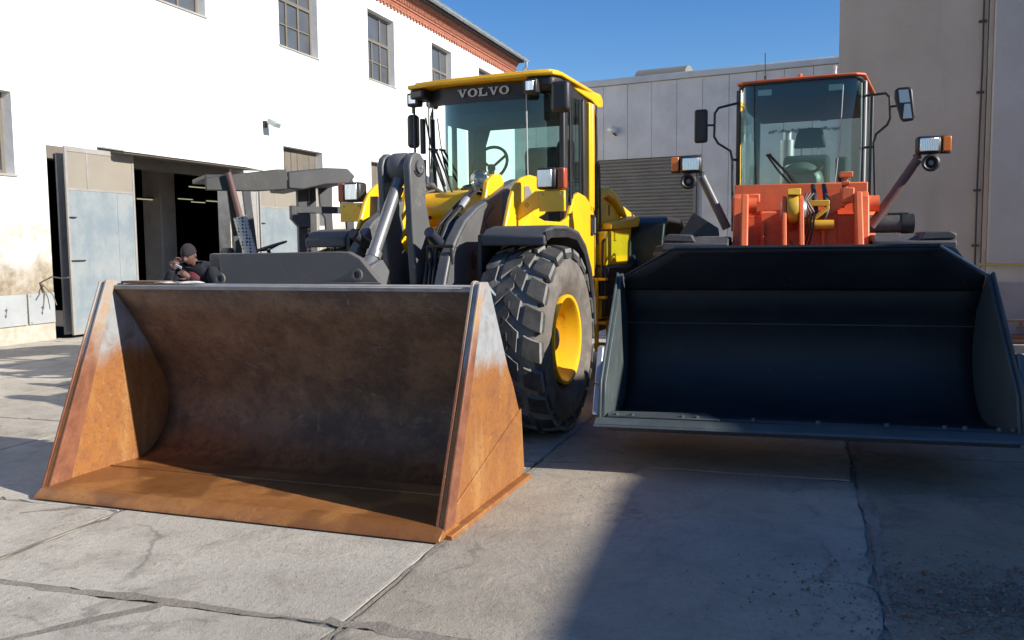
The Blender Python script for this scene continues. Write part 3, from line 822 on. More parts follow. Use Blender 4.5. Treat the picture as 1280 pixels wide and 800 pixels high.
# ================================================================== WHEELS
def tread_mesh(r0, r1, w, n=20):
    """rock lugs of a loader tyre: staggered centre blocks and shoulder blocks with wide grooves"""
    mb = MB(); SIDE = []
    step = 2 * math.pi / n
    def P(x, t, r): return (x, r * math.cos(t), r * math.sin(t))
    def rad(x): return r1 - .032 * (abs(x) / (w / 2)) ** 3
    def block(outline, tail=None):
        """outline: list of (x, t); top face with chamfered rim"""
        cx = sum(p[0] for p in outline) / len(outline); ct = sum(p[1] for p in outline) / len(outline)
        m = len(outline)
        top = [P(cx + (x - cx) * .95, ct + (t - ct) * .95, rad(x)) for x, t in outline]
        mid = [P(x, t, rad(x) - .012) for x, t in outline]
        bot = [P(cx + (x - cx) * 1.05, ct + (t - ct) * 1.05, r0 - .012) for x, t in outline]
        vs = top + mid + bot
        fs = [tuple(range(m))]
        for i in range(m):
            j = (i + 1) % m
            fs += [(i, m + i, m + j, j), (m + i, 2 * m + i, 2 * m + j, m + j)]
        SIDE.extend([0] + [1] * (len(fs) - 1)); mb.add(vs, fs)
    rnd = random.Random(3)
    for side in (1, -1):
        for k in range(n):
            t0 = k * step + (step * .5 if side < 0 else 0)
            sk = lambda s_: .50 * step * s_ + .10 * step * math.sin(s_ * 3.1)
            def edge(s0, s1, hw0, hw1, sgn, nn=4):
                return [(side * (s0 + (s1 - s0) * i / nn) * w / 2, t0 + sk(s0 + (s1 - s0) * i / nn) * 1.5 + sgn * step * (hw0 + (hw1 - hw0) * i / nn)) for i in range(nn + 1)]
            j_ = rnd.uniform(-.01, .01)
            a = edge(-.08, .41, .28, .35 + j_, -1); b = edge(-.12, .37, .28, .34, 1)
            block(a + b[::-1])
            a = edge(.56, 1.03, .36, .34, -1); b = edge(.51, 1.03, .33, .36 + j_, 1)
            block(a + b[::-1])
            # shoulder foot running down the sidewall
            x0 = side * (w / 2 + .012); x1 = side * (w / 2 + .014); c = t0 + sk(1.03) * 1.5
            h0, h1 = step * .38, step * .30
            vs = [P(side * w / 2 * .98, c - h0, r1 - .05), P(side * w / 2 * .98, c + h0, r1 - .05), P(x0, c - h0, r1 - .07), P(x0, c + h0, r1 - .07), P(x1, c - h1, r1 - .115), P(x1, c + h1, r1 - .115), P(side * (w / 2 - .03), c - h1, r1 - .12), P(side * (w / 2 - .03), c + h1, r1 - .12), P(side * (w / 2 - .04), c - h0, r1 - .09), P(side * (w / 2 - .04), c + h0, r1 - .09)]
            mb.add(vs, [(0, 1, 3, 2), (2, 3, 5, 4), (4, 5, 7, 6), (0, 2, 8), (2, 4, 6, 8), (1, 9, 3), (3, 9, 7, 5)]); SIDE.extend([0, 0, 0, 1, 1, 1, 1])
    # lay every face outwards from the axle
    import bmesh
    me = bpy.data.meshes.new('tmp'); me.from_pydata(mb.v, [], mb.f)
    bm = bmesh.new(); bm.from_mesh(me); bmesh.ops.recalc_face_normals(bm, faces=bm.faces)
    out = MB(); bm.verts.ensure_lookup_table()
    out.v = [tuple(v.co) for v in bm.verts]; out.f = [tuple(v.index for v in f.verts) for f in bm.faces]; out.sm = [False] * len(out.f)
    bm.free(); bpy.data.meshes.remove(me); out.mi = SIDE
    return out

WM = {}
def make_wheel_meshes(r, w):
    def mk(name, mb, mat, sharp=35):
        me = bpy.data.meshes.new(name); me.from_pydata(mb.v, [], mb.f)
        me.polygons.foreach_set('use_smooth', [bool(x) for x in mb.sm]); me.update(); me.set_sharp_from_angle(angle=R(sharp)); me.materials.append(mat)
        if hasattr(mb, 'mi'): me.materials.append(M['groove']); me.polygons.foreach_set('material_index', mb.mi)
        return me
    h = w / 2
    prof = [(h - .09, .36), (h - .05, .40), (h + .005, .47), (h + .03, .56), (h + .03, .62), (h + .012, .67), (h - .012, .69), (h - .018, .705), (h - .05, r - .058), (h * .6, r - .042), (0, r - .036)]
    prof2 = prof + [(-a, b) for a, b in prof[::-1][1:]]
    tyre = mk('tyre', MB().lathe([(a, b * 1.0) for a, b in prof2][::-1], seg=64), M['tyre'], 60)
    groove = mk('groove', MB().lathe([(a, b) for a, b in [(h - .045, r - .054), (h * .6, r - .038), (0, r - .032), (-h * .6, r - .038), (-h + .045, r - .054)]][::-1], seg=64), M['groove'])
    tread = mk('tread', tread_mesh(r - .055, r, w), M['tread'], 30)
    rim_p = [(h - .055, .375), (h - .02, .385), (h + .0, .38), (h - .005, .357), (h - .03, .342), (h - .12, .325), (h - .14, .315), (h - .27, .30), (h - .29, .285), (h - .295, .20), (h - .27, .19), (h - .20, .165), (h - .19, .0)]
    rim = mk('rim', MB().lathe(rim_p[::-1], seg=48), M['yellow'])
    bl = MB()
    for k in range(12):
        t = 2 * math.pi * k / 12
        bl.lathe([(h - .29, .0), (h - .25, .0), (h - .25, .016), (h - .29, .018)][::-1], (0, .235 * math.cos(t), .235 * math.sin(t)), 'x', 6, False)
        bl.lathe([(h - .25, .0), (h - .25, .016)], (0, .235 * math.cos(t), .235 * math.sin(t)), 'x', 6, False)
    bl = mk('wheel_nut', bl, M['grey_dark'])
    hub = mk('wheel_hub', MB().lathe([(h - .2, 0), (h - .2, .12), (h - .13, .115), (h - .11, .09), (h - .11, 0)][::-1], seg=24), M['grey_dark'])
    return dict(tyre=tyre, groove=groove, tread=tread, rim=rim, nut=bl, hub=hub, disc=mk('back', MB().lathe([(-h + .1, .0), (-h + .1, .32), (-h + .06, .38), (-h + .02, .40)], seg=32), M['grey_dark']))
WM = make_wheel_meshes(.81, .56)
def wheel(parent, u, v, spin=0, side=1, base_rz=0):
    rot = Matrix.Rotation(base_rz, 4, 'Z')
    p = rot @ Vector((u, v, 0)) if base_rz else Vector((u, v, 0))
    w = obj('wheel', WM['tyre'], None, parent, loc=(p.x, p.y, .80))
    w.rotation_euler = (spin, 0, base_rz + (math.pi if side < 0 else 0))
    for nm, key in (('tread', 'tread'), ('tread_groove', 'groove'), ('rim', 'rim'), ('wheel_nuts', 'nut'), ('wheel_hub', 'hub'), ('inner_disc', 'disc')):
        obj(nm, WM[key], None, w)
    return w

# ================================================================== YELLOW LOADER
VO, VA = (-1.745, 5.2115), R(19.5)
vol = thing('wheel_loader', 'yellow wheel loader with a rusty empty bucket resting on the ground', 'wheel loader', (VO[0], VO[1], 0), -VA, 'parked wheel loaders')
HW = 1.42
# bucket shell: open swept sheet
def arc(cx, cz, r, a0, a1, n):
    return [(cx + r * math.cos(R(a0 + (a1 - a0) * i / n)), cz + r * math.sin(R(a0 + (a1 - a0) * i / n))) for i in range(n + 1)]
prof_in = [(.11, .062), (.45, .065), (.82, .07)] + arc(.82, .47, .40, -88, 28, 10) + [(1.05, .88), (.88, 1.12), (.70, 1.338)]
def shell(prof, hw, mat_in, parent, name='shell', th=.03, sag=.004):
    rows = []
    nu = 25
    for i in range(nu):
        u = -hw + 2 * hw * i / (nu - 1)
        rows.append([(u, p[0] + noise.noise(Vector((u * 2, j * .7, 3))) * sag, p[1] + noise.noise(Vector((u * 1.7, j * .6, 9))) * sag) for j, p in enumerate(prof)])
    o = obj(name, MB().grid(rows), mat_in, parent)
    m = o.modifiers.new('solid', 'SOLIDIFY'); m.thickness = th; m.offset = 1
    return o
bucket = shell(prof_in, HW - .028, M['rust_in'], vol, 'bucket', .03)
obj('bucket_floor', MB().box(-HW + .03, HW - .03, .1005, .80, .073, .079), M['rust_floor'], bucket)
def side_pl(u0, u1, mat, name, pts):
    return obj(name, MB().prism(pts, 'x', u0, u1), mat, bucket, bevel=.004, seg=1)
side_pts = [(.046, .055), (.628, 1.378), (.66, 1.39), (.79, 1.385), (.81, 1.365), (1.14, .80), (1.22, .70), (1.37, .45), (1.43, .06), (1.40, .03), (.1, .03)]
for s in (-1, 1):
    side_pl(s * (HW - .028), s * HW, M['rust'], 'side_plate', side_pts)
    out = [(.045, .055), (.628, 1.392), (.66, 1.398), (.715, 1.392), (.27, .17), (.23, .055)]
    side_pl(s * (HW - .048), s * (HW - .0285), M['rust_band'], 'side_cutter', out)
    side_pl(s * (HW + .0005), s * (HW + .016), M['rust_band'], 'side_cutter', [(.038, .055), (.618, 1.385), (.70, 1.385), (.22, .17), (.18, .055)])
    # foot plate outside and weld seam
    obj('foot_plate', MB().prism([(.06, .0), (.06, .03), (1.44, .03), (1.46, .0)], 'x', s * (HW - .03), s * (HW + .05)), M['rust'], bucket, bevel=.004, seg=1)
    obj('wear_plate', MB().prism([(.17, .055), (.17, .14), (1.36, .50), (1.415, .055)], 'x', s * (HW + .0005), s * (HW + .010)), M['rust'], bucket, bevel=.003, seg=1)
# cutting edge: long bevelled lip
ce = MB().prism([(-.03, .012), (-.02, .028), (.06, .076), (.10, .0785), (.12, .0725), (.30, .022)], 'x', -HW - .01, HW + .01)
obj('cutting_edge', ce, M['rust_floor'], bucket, bevel=.003, seg=1)
obj('weld_bead', MB().tube([(-HW + .04, .60, .082), (HW - .04, .60, .082)], .007, 6).tube([(-HW + .035, 1.27, .55), (HW - .035, 1.27, .55)], .006, 6), M['rust_floor'], bucket)
# top flange behind the lip with some scraps
obj('top_flange', MB().prism([(.70, 1.325), (.69, 1.352), (.86, 1.362), (.98, 1.30), (.97, 1.285), (.85, 1.335)], 'x', -HW + .02, HW - .02), M['rust'], bucket, bevel=.003, seg=1)
tag(obj('torn_rag', MB().grid([[(-1.05 + .05 * i, .73 + .025 * j + random.uniform(-.008, .008), 1.368 + random.uniform(0, .012)) for j in range(5)] for i in range(8)]), M['white_paint'], None, loc=(VO[0], VO[1], 0), rz=-VA, solid=.004), 'small torn white rag lying on the top edge of the rusty bucket', 'rag')
tag(obj('thin_plank', MB().box(-1.36, -.98, .745, .84, 1.366, 1.382), M['rubbish'], None, loc=(VO[0], VO[1], 0), rz=-VA, bevel=.003, seg=1), 'thin brown plank lying on the top edge of the rusty bucket', 'plank')

RP = Vector((.05, 4.5, 0)); RZ = R(-5.5)
def front(name, mb, mat, sh, **k):
    p = RP + Matrix.Rotation(RZ, 3, 'Z') @ Vector((.03, sh, 0))
    return obj(name, mb, mat, vol, loc=p, rz=RZ, **k)
# quick coupler behind the bucket
cou = MB().prism([(-.735, 1.565), (-.705, 1.51), (-.715, 1.42), (-.745, 1.37), (-.77, 1.30), (-.77, 1.16), (.66, 1.16), (.62, 1.31), (.50, 1.44), (.42, 1.53), (.33, 1.573), (.22, 1.577)], 'y', 1.0, 1.06)
qc = obj('quick_coupler', cou, M['coupler'], vol, bevel=.008)
obj('coupler_top', MB().prism([(1.06, 1.48), (1.06, 1.565), (1.12, 1.57), (1.18, 1.50), (1.18, 1.46)], 'x', -.84, .22), M['coupler'], qc, bevel=.008)
for u, z in ((-.70, 1.39), (.40, 1.42)):
    obj('pin_eye', MB().lathe([(.999, .022), (.985, .024), (.985, .040), (.999, .042)], (u, 0, z), 'y', 20), M['coupler'], qc)
    obj('hole_dark', MB().lathe([(.998, .0), (.998, .022)][::-1], (u, 0, z), 'y', 16), M['black'], qc)  # flat black disc painted in for the shade inside the hole
obj('coupler_rib', MB().prism([(.10, 1.30), (.14, 1.37), (.58, 1.37), (.6, 1.30)], 'y', .985, .999), M['coupler'], qc, bevel=.003, seg=1)

# boom arms
bpts = [(3.45, 2.18), (3.38, 2.24), (3.25, 2.21), (2.85, 2.055), (2.49, 1.94), (2.25, 1.82), (2.08, 1.66), (1.96, 1.52), (1.88, 1.33), (1.80, 1.1), (1.60, .78), (1.44, .60), (1.44, .40), (1.6, .38), (1.9, .55), (2.35, .95), (2.62, 1.30), (2.80, 1.56), (3.12, 1.79), (3.5, 2.02)]
for s in (-1, 1):
    b = front('boom_arm', MB().prism(bpts, 'x', s * .42, s * .52), M['grey_paint'], -3.89, bevel=.014)
    obj('arm_edge', MB().prism([(3.2, 2.165), (3.2, 2.185), (2.86, 2.04), (2.50, 1.925), (2.27, 1.805), (2.10, 1.645), (1.98, 1.50), (1.90, 1.30), (1.93, 1.30), (2.00, 1.48), (2.12, 1.62), (2.28, 1.77), (2.51, 1.89), (2.87, 2.01)], 'x', s * .5205, s * .528), M['grey_paint'], b)
    obj('arm_hole', MB().prism([(2.40 + .045 * math.cos(t), 1.47 + .085 * math.sin(t)) for t in [i * math.pi / 10 for i in range(20)]], 'x', s * .521, s * .525), M['black'], b)
    obj('grease_nipple', MB().lathe([(s * .52, .0), (s * .545, .0), (s * .545, .014), (s * .52, .018)][::-s], (0, 2.55, 1.60), 'x', 10), M['chrome'], b)
    obj('arm_bend_plate', MB().prism([(2.84, 1.60), (2.95, 1.72), (2.80, 1.95), (2.62, 1.82)], 'x', s * .5205, s * .526), M['grey_paint'], b)
# boom cross tube
front('boom_tube', MB().tube([(-.53, 2.15, 1.1), (.53, 2.15, 1.1)], .15, 20), M['grey_paint'], -3.985)
# tilt lever: two tall plates and head
lev = [(2.27, 2.28), (2.30, 2.35), (2.37, 2.395), (2.45, 2.39), (2.515, 2.34), (2.535, 2.25), (2.53, 1.98), (2.60, 1.76), (2.55, 1.66), (2.62, 1.56), (2.80, 1.46), (2.78, 1.32), (2.60, 1.1), (2.5, .8), (2.3, .8), (2.34, 1.3), (2.30, 1.75), (2.28, 2.1)]
for s, u0, u1 in ((-1, -.155, -.095), (1, .105, .175)):
    l = front('tilt_lever', MB().prism(lev, 'x', u0, u1), M['grey_paint'], -4.235, bevel=.012)
    a = u1 if s > 0 else u0
    obj('lever_pin', MB().lathe([(a, .0), (a + s * .022, .0), (a + s * .022, .055), (a, .060)][::-s], (0, 2.41, 2.275), 'x', 20), M['grey_paint'], l)
    obj('pin_bolt', MB().lathe([(a + s * .021, .0), (a + s * .036, .0), (a + s * .036, .012), (a + s * .02, .014)][::-s], (0, 2.415, 2.27), 'x', 6, False), M['steel'], l)
    obj('pin_collar', MB().prism([(2.41 + r_ * math.cos(t), 2.275 + r_ * math.sin(t)) for r_, t in [(.085, i * math.pi / 9 + 3.6) for i in range(10)] + [(.068, i * math.pi / 9 + 3.6) for i in range(9, -1, -1)]], 'x', a, a + s * .008), M['black'], l)
front('lever_head', MB().lathe([(-.094, .10), (-.05, .125), (.06, .125), (.104, .10)][::-1], (0, 2.41, 2.275), 'x', 24), M['grey_paint'], -4.235)
lk = front('tilt_link', MB().tube([(0, 2.40, 2.26), (0, 2.34, 2.14), (0, 2.29, 2.06)], [.085, .050, .040], 18).tube([(0, 2.31, 2.09), (0, 1.92, 1.50)], .052, 20).tube([(0, 1.94, 1.53), (0, 1.83, 1.40)], [.045, .085], 16), M['link'], -4.22)
obj('link_collar', MB().tube([(0, 1.965, 1.56), (0, 1.935, 1.51)], .064, 20), M['link'], lk)
obj('link_fork', MB().prism([(1.92, 1.50), (1.78, 1.46), (1.60, 1.36), (1.3, 1.30), (1.25, 1.20), (1.6, 1.0), (1.95, 1.25), (2.02, 1.40)], 'x', -.10, -.035).prism([(1.92, 1.50), (1.78, 1.46), (1.60, 1.36), (1.3, 1.30), (1.25, 1.20), (1.6, 1.0), (1.95, 1.25), (2.02, 1.40)], 'x', .045, .11), M['link'], lk, bevel=.012)
# front frame and towers
front('front_frame', MB().box(-.50, .50, 2.3, 4.4, .45, 1.25).box(-.45, .45, 3.3, 4.3, 1.25, 1.75), M['yellow'], -4.35, bevel=.02)
front('front_axle', MB().tube([(-1.15, 3.0, .8), (1.15, 3.0, .8)], .16, 16), M['grey_dark'], -4.42)
tw_o = [(2.85, 1.25), (2.80, 1.48), (2.88, 1.78), (3.0, 2.02), (3.08, 2.12), (3.22, 2.205), (3.42, 2.245), (3.66, 2.235), (3.72, 2.20), (3.86, 1.95), (3.75, 1.89), (3.62, 1.86), (3.56, 1.6), (3.52, 1.25)]
tw_i = [(3.0, 1.25), (3.1, 1.8), (3.15, 2.0), (3.22, 2.19), (3.35, 2.26), (3.50, 2.27), (3.56, 2.2), (3.50, 1.9), (3.7, 1.25)]
for s in (-1, 1):
    t_ = front('tower_plate', MB().prism(tw_o, 'x', s * .745, s * .785), M['yellow'], -4.27, bevel=.012)
    front('tower_plate', MB().prism(tw_i, 'x', s * .40, s * .45), M['yellow'], -4.27, bevel=.012)
    obj('tower_gusset', MB().prism([(3.0, 1.25), (3.08, 2.08), (3.14, 2.05), (3.10, 1.25)], 'x', s * .66, s * .744), M['grey_dark'], t_)
    obj('boom_pin', MB().lathe([(s * .785, .0), (s * .80, .0), (s * .80, .062), (s * .785, .066)][::-s], (0, 3.36, 2.03), 'x', 24).prism([(3.27, 1.93), (3.27, 2.13), (3.36, 2.14), (3.47, 2.04), (3.38, 1.95)], 'x', s * .785, s * .795), M['steel'], t_)
front('cross_tube', MB().tube([(-.40, 3.50, 1.95), (.40, 3.50, 1.95)], .165, 28), M['yellow'], -4.3)
front('cross_plate', MB().prism([(3.45, 1.25), (3.45, 1.86), (3.62, 2.12), (3.95, 2.12), (3.95, 1.25)], 'x', -.40, .40), M['yellow'], -4.3, bevel=.015)
tc_ = front('tilt_cylinder', MB().tube([(.02, 3.36, 1.84), (-.0, 2.78, 1.36)], .09, 22).tube([(-.0, 2.80, 1.38), (-.0, 2.55, 1.18)], .045, 14), M['navy'], -4.22)
obj('cylinder_head', MB().tube([(.02, 3.38, 1.86), (.02, 3.28, 1.78)], .105, 22), M['grey_dark'], tc_)
for s in (-1, 1):
    c_ = front('lift_cylinder', MB().tube([(s * .30, 3.5, 1.0), (s * .36, 2.55, 1.55), ], .085, 20).tube([(s * .36, 2.55, 1.55), (s * .38, 2.2, 1.72)], .045, 14), M['navy'], -4.22)
hz = MB()
for (p, q, dx, rr) in (((.20, 3.36, 1.90), (.16, 2.7, 1.42), .06, .018), ((.28, 3.36, 1.90), (.22, 2.65, 1.38), .10, .018), ((.36, 3.32, 1.95), (.30, 2.6, 1.45), .08, .016), ((-.20, 3.38, 1.9), (-.16, 2.75, 1.45), -.07, .018), ((-.30, 3.48, 2.14), (-.26, 2.9, 1.7), -.09, .018), ((-.36, 3.40, 2.13), (-.38, 2.8, 1.4), -.10, .016), ((.12, 3.1, 1.9), (.30, 2.8, 1.62), .12, .014)):
    p, q = Vector(p), Vector(q); pts = []
    for i in range(11):
        t = i / 10; pt = p.lerp(q, t) + Vector((dx * math.sin(t * 3.1), 0, .10 * math.sin(t * 3.1))); pts.append(pt)
    hz.tube(pts, rr, 8)
front('hydraulic_hose', hz, M['black'], -4.22)
hz = MB()
for du in (0, .05, .1):
    hz.tube([(-.62 + du, 3.3, 1.5), (-.62 + du, 3.25, 1.95), (-.58 + du, 3.35, 2.16), (-.48 + du, 3.55, 2.2), (-.42 + du, 3.8, 2.1), (-.4 + du, 3.9, 1.9)], .017, 8)
front('hose_bundle', hz, M['black'], -4.22)
for bb in ((.16, .40, 3.28, 3.38, 1.86, 1.93), (.10, .20, 2.6, 2.95, 1.50, 1.56), (-.36, -.2, 3.30, 3.4, 1.96, 2.02)): front('hose_clamp', MB().box(*bb), M['steel'], -4.22, bevel=.006, seg=1)
front('grab_handle', MB().tube([(.30, 2.28, 1.60), (.55, 2.28, 1.60)], .014, 8).tube([(.30, 2.28, 1.60), (.30, 2.34, 1.42)], .014, 8).tube([(.53, 2.28, 1.60), (.53, 2.30, 1.45)], .014, 8), M['black'], -4.2)

for k_, (a_, b_) in enumerate(((.34, 0), (.30, .03), (.26, .015))):
    front('hydraulic_hose', MB().tube([(a_, 3.45, 2.10 - b_), (a_ + .02, 3.15, 2.12 - b_), (a_ + .03, 2.85, 1.98 - b_), (a_ + .02, 2.55, 1.80 - b_), (a_, 2.38, 1.55 - b_), (a_ - .02, 2.34, 1.2)], .016, 8), M['black'], -4.22)
for s in (-1, 1):
    front('hose_fitting', MB().tube([(s * .37, 2.9, 2.02), (s * .37, 2.78, 1.94)], .030, 10), M['steel'], -4.22)
# front fenders (swept mudguard over each wheel)
def fender(parent, s, v0, name='fender', u_in=.74, u_out=1.37, mat=None, rz=0, loc=(0, 0, 0)):
    top = [(v0 - .42, 1.60), (v0 - .42, 1.68), (v0 - .35, 1.735), (v0 - .20, 1.765), (v0 + .10, 1.765), (v0 + .36, 1.72), (v0 + .55, 1.60), (v0 + .70, 1.38), (v0 + .79, 1.10), (v0 + .82, .85)]
    inn = [(v0 + .78, .85), (v0 + .75, 1.09), (v0 + .66, 1.36), (v0 + .52, 1.565), (v0 + .34, 1.68), (v0 + .10, 1.725), (v0 - .20, 1.725), (v0 - .33, 1.69), (v0 - .38, 1.60)]
    return obj(name, MB().prism(top + inn, 'x', s * u_in, s * u_out), mat or M['fender'], parent, bevel=.016, loc=loc, rz=rz)
for s in (-1, 1):
    f_ = fender(vol, s, -1.42, u_in=.80 if s > 0 else .56, u_out=1.37 if s > 0 else 1.0, rz=RZ, loc=RP)
    obj('fender_skirt', MB().prism([(a_ - 4.42, b_) for a_, b_ in [(2.59, 1.70), (2.60, 1.715), (2.66, 1.722), (3.1, 1.722), (3.34, 1.68), (3.52, 1.56), (3.65, 1.36), (3.73, 1.12), (3.66, 1.12), (3.58, 1.34), (3.46, 1.52), (3.28, 1.64), (3.05, 1.665), (2.7, 1.66), (2.60, 1.63)]], 'x', s * 1.372 if s > 0 else -1.001, s * 1.38 if s > 0 else -1.01), M['black'], f_, bevel=.006, seg=1)
    obj('inner_guard', MB().prism([(-1.84, 1.0), (-1.82, 1.69), (-1.60, 1.72), (-1.0, 1.72), (-1.0, 1.0)], 'x', s * .76 if s > 0 else -.555, s * .795 if s > 0 else -.52), M['black'], f_)
for s in (-1, 1):
    wheel(vol, 0, 0, .11 * s, s, RZ + R(4)).location = RP + Matrix.Rotation(RZ, 3, 'Z') @ Vector((1.12 if s > 0 else -.80, -1.42, .8))

# headlight brackets and lamps
for s in (-1, 1):
    dz = 0 if s > 0 else -.05; du = .06
    L3 = lambda l: [(a_ + du, b_ + dz) for a_, b_ in l]
    br = MB().box(*sorted((s * .94 + du, s * 1.18 + du)), 3.84, 3.88, 1.895 + dz, 2.075 + dz)
    br.prism(L3([(s * .66, 1.78), (s * .66, 1.90), (s * .90, 2.075), (s * .939, 2.075), (s * .939, 1.93), (s * .88, 1.91)]), 'y', 3.845, 3.885)
    b = front('lamp_bracket', br, M['yellow'], -5.0, bevel=.004, seg=1)
    hl = front('headlight', MB().box(s * 1.02 + du - .095, s * 1.02 + du + .095, 3.80, 3.95, 2.085 + dz, 2.275 + dz), M['black'], -5.0, bevel=.03)
    obj('headlight_lens', MB().box(s * 1.015 + du - .068, s * 1.015 + du + .068, 3.788, 3.799, 2.105 + dz, 2.255 + dz), M['reflector'], hl, bevel=.006)
    obj('turn_signal', MB().box(*sorted((s * 1.12 + du, s * 1.19 + du)), 3.82, 3.90, 2.09 + dz, 2.27 + dz), M['red_lens'], hl, bevel=.012)
    for d_ in (.97, 1.14): obj('bolt', MB().lathe([(3.84, .0), (3.83, .0), (3.83, .010), (3.84, .011)], (s * d_ + du, 0, 2.045 + dz), 'y', 6, False), M['steel'], b)
    mk = MB()
    for k_ in range(5):
        a_ = k_ * 2 * math.pi / 5; mk.lathe([(3.842, .0), (3.842, .006)], (s * .82 + du + .016 * math.cos(a_), 0, 1.955 + dz + .016 * math.sin(a_)), 'y', 8)
    obj('mark', mk, M['orange_old'], b)

# ---------------- rear frame (articulated): helper empties are avoided, parts carry the rear frame's own turn
def rear(name, mb, mat, parent=None, **k):
    """part of the rear half: local coordinates start at the articulation pivot"""
    if parent is None: return obj(name, mb, mat, vol, loc=RP, rz=RZ, **k)
    return obj(name, mb, mat, parent, **k)
rear('rear_frame', MB().box(-.42, .42, .0, 3.3, .5, 1.15), M['grey_dark'], bevel=.02)
# cab
ZB, ZT = 1.78, 3.11
plan = [(-.50, -.10), (.46, -.10), (.70, .02), (.78, .14), (.80, 1.05), (-.80, 1.05), (-.78, .14), (-.74, .02)]
cabm = MB()
cabm.prism([(p[0] * .98, p[1] * .98 + .01) for p in plan], 'z', 1.30, ZB)
cab = rear('cab', cabm, M['yellow'], bevel=.02)
def pane_between(mb, a, b, z0, z1, lean=0.0):
    mb.add([(a[0], a[1] - 0, z0), (b[0], b[1] - 0, z0), (b[0], b[1] + lean, z1), (a[0], a[1] + lean, z1)], [(0, 1, 2, 3)])
ws = MB()
cur = [(-.745, .05), (-.68, -.03), (-.50, -.10), (-.25, -.125), (.0, -.13), (.25, -.125), (.46, -.10)]
ws.grid([[(p[0], p[1], ZB + .01), (p[0], p[1] - .03, 2.4), (p[0], p[1] - .04, ZT + .12)] for p in cur])
rear('windshield', ws, M['cab_glass'], cab)
cg = MB().grid([[(p[0], p[1], ZB + .01 + (0 if i < 3 else 0)), (p[0], p[1] - .03, 2.4), (p[0], p[1] - .04, ZT + .12)] for i, p in enumerate([(.475, -.098), (.60, -.055), (.69, .0), (.735, .05)])])
rear('corner_glass', cg, M['cab_glass'], cab)
rear('glass_seam', MB().tube([(.468, -.10, ZB), (.468, -.13, 2.4), (.468, -.145, ZT)], .006, 6), M['trim'], cab)
sd = MB(); pane_between(sd, (.775, .14), (.79, .62), 1.75, ZT)
rear('door_glass', sd, M['cab_glass_dark'], cab)
sd = MB(); pane_between(sd, (-.775, .14), (-.79, .95), 1.75, ZT)
rear('side_glass', sd, M['cab_glass'], cab)
sd = MB(); pane_between(sd, (-.72, 1.05), (.72, 1.05), 2.0, ZT - .05)
rear('rear_glass', sd, M['cab_glass'], cab)
# black frame pieces
fr = MB()
for s in (-1, 1):
    fr.prism([(s * .735, .05), (s * .79, .06), (s * .80, .14), (s * .76, .15)], 'z', ZB - .1, ZT + .02)
    fr.prism([(s * .765, .60), (s * .80, .60), (s * .805, .68), (s * .765, .68)], 'z', ZB - .1, ZT + .02)
    fr.box(*sorted((s * .70, s * .79)), .98, 1.06, ZB, ZT + .02)
fr.box(-.76, .76, 1.02, 1.06, 1.30, 2.0)
rear('door_frame', fr, M['black'], cab, bevel=.01)
dg = MB().tube([(.815, .16, 1.75), (.815, .16, 3.1)], .012, 8).tube([(.815, .22, 1.8), (.815, .22, 3.1)], .008, 6).tube([(.81, .45, 1.8), (.81, .45, 3.1)], .012, 6)
rear('door_rail', dg, M['black'], cab)
rear('b_pillar', MB().box(.785, .835, .69, .775, 1.95, ZT).box(.785, .83, .785, .86, 1.95, ZT), M['yellow'], cab, bevel=.012)
rear('weather_strip', MB().tube([(.83, .90, 1.6), (.83, .92, 2.6), (.82, .93, 2.98), (.80, .88, 3.08)], .016, 8), M['black'], cab)
# lower door skin: sweeps up to the pillar
door = [(-1.12, 1.60), (-1.10, 1.76), (-.86, 1.92), (-.76, 1.87), (-.55, 1.83), (-.12, 1.825), (.05, 1.87), (.15, 2.0), (.24, 2.10), (.36, 2.14), (.56, 2.11), (.74, 2.02), (.86, 1.9), (.88, 1.45), (.84, 1.25), (.60, 1.22), (.0, 1.5)]
dr = rear('door', MB().prism(door, 'x', .785, .835), M['yellow'], bevel=.014)
rear('door_handle', MB().box(.836, .85, .70, .79, 1.70, 1.92).box(.85, .862, .70, .79, 1.89, 1.915).box(.85, .862, .70, .79, 1.70, 1.72), M['black'], dr, bevel=.004)
rear('door_handle_bar', MB().box(.85, .866, .755, .785, 1.72, 1.89), M['steel'], dr)
rear('door_gap', MB().tube([(.838, .82, 1.25), (.838, .82, 1.9), (.838, .80, 2.0)], .004, 6), M['black'], dr)
# roof
roof_pts = [(-.92, -.02), (-.86, -.24), (-.50, -.30), (.55, -.335), (.82, -.30), (.87, -.18), (.78, .9), (.72, 1.24), (.64, 1.33), (-.70, 1.33), (-.80, 1.2)]
rear('roof_liner', MB().prism([(-.84, .10), (-.70, .0), (-.45, -.05), (.45, -.05), (.66, .02), (.74, .10), (.77, .2), (.74, .9), (.66, 1.2), (-.80, 1.2)], 'z', ZT - .02, ZT + .13).prism([(-.88, .02), (-.86, -.20), (-.66, -.26), (-.66, .02)], 'z', ZT + .02, ZT + .13).prism([(.52, -.08), (.52, -.30), (.80, -.28), (.84, -.16), (.80, .3), (.70, .3)], 'z', ZT + .02, ZT + .13), M['black'], cab, bevel=.03)
rear('roof', MB().prism(roof_pts, 'z', ZT + .13, ZT + .17).prism([(p[0] * .93, p[1] * .9 + .03) for p in roof_pts], 'z', ZT + .17, ZT + .20), M['yellow'], bevel=.02, seg=3)
rear('roof_side', MB().prism([(.35, ZT + .12), (.45, ZT + .16), (1.22, ZT + .16), (1.30, ZT + .10), (1.28, ZT + .02), (1.12, ZT + .0), (.95, ZT + .05), (.5, ZT + .09)], 'x', .70, .775), M['yellow'], bevel=.012)
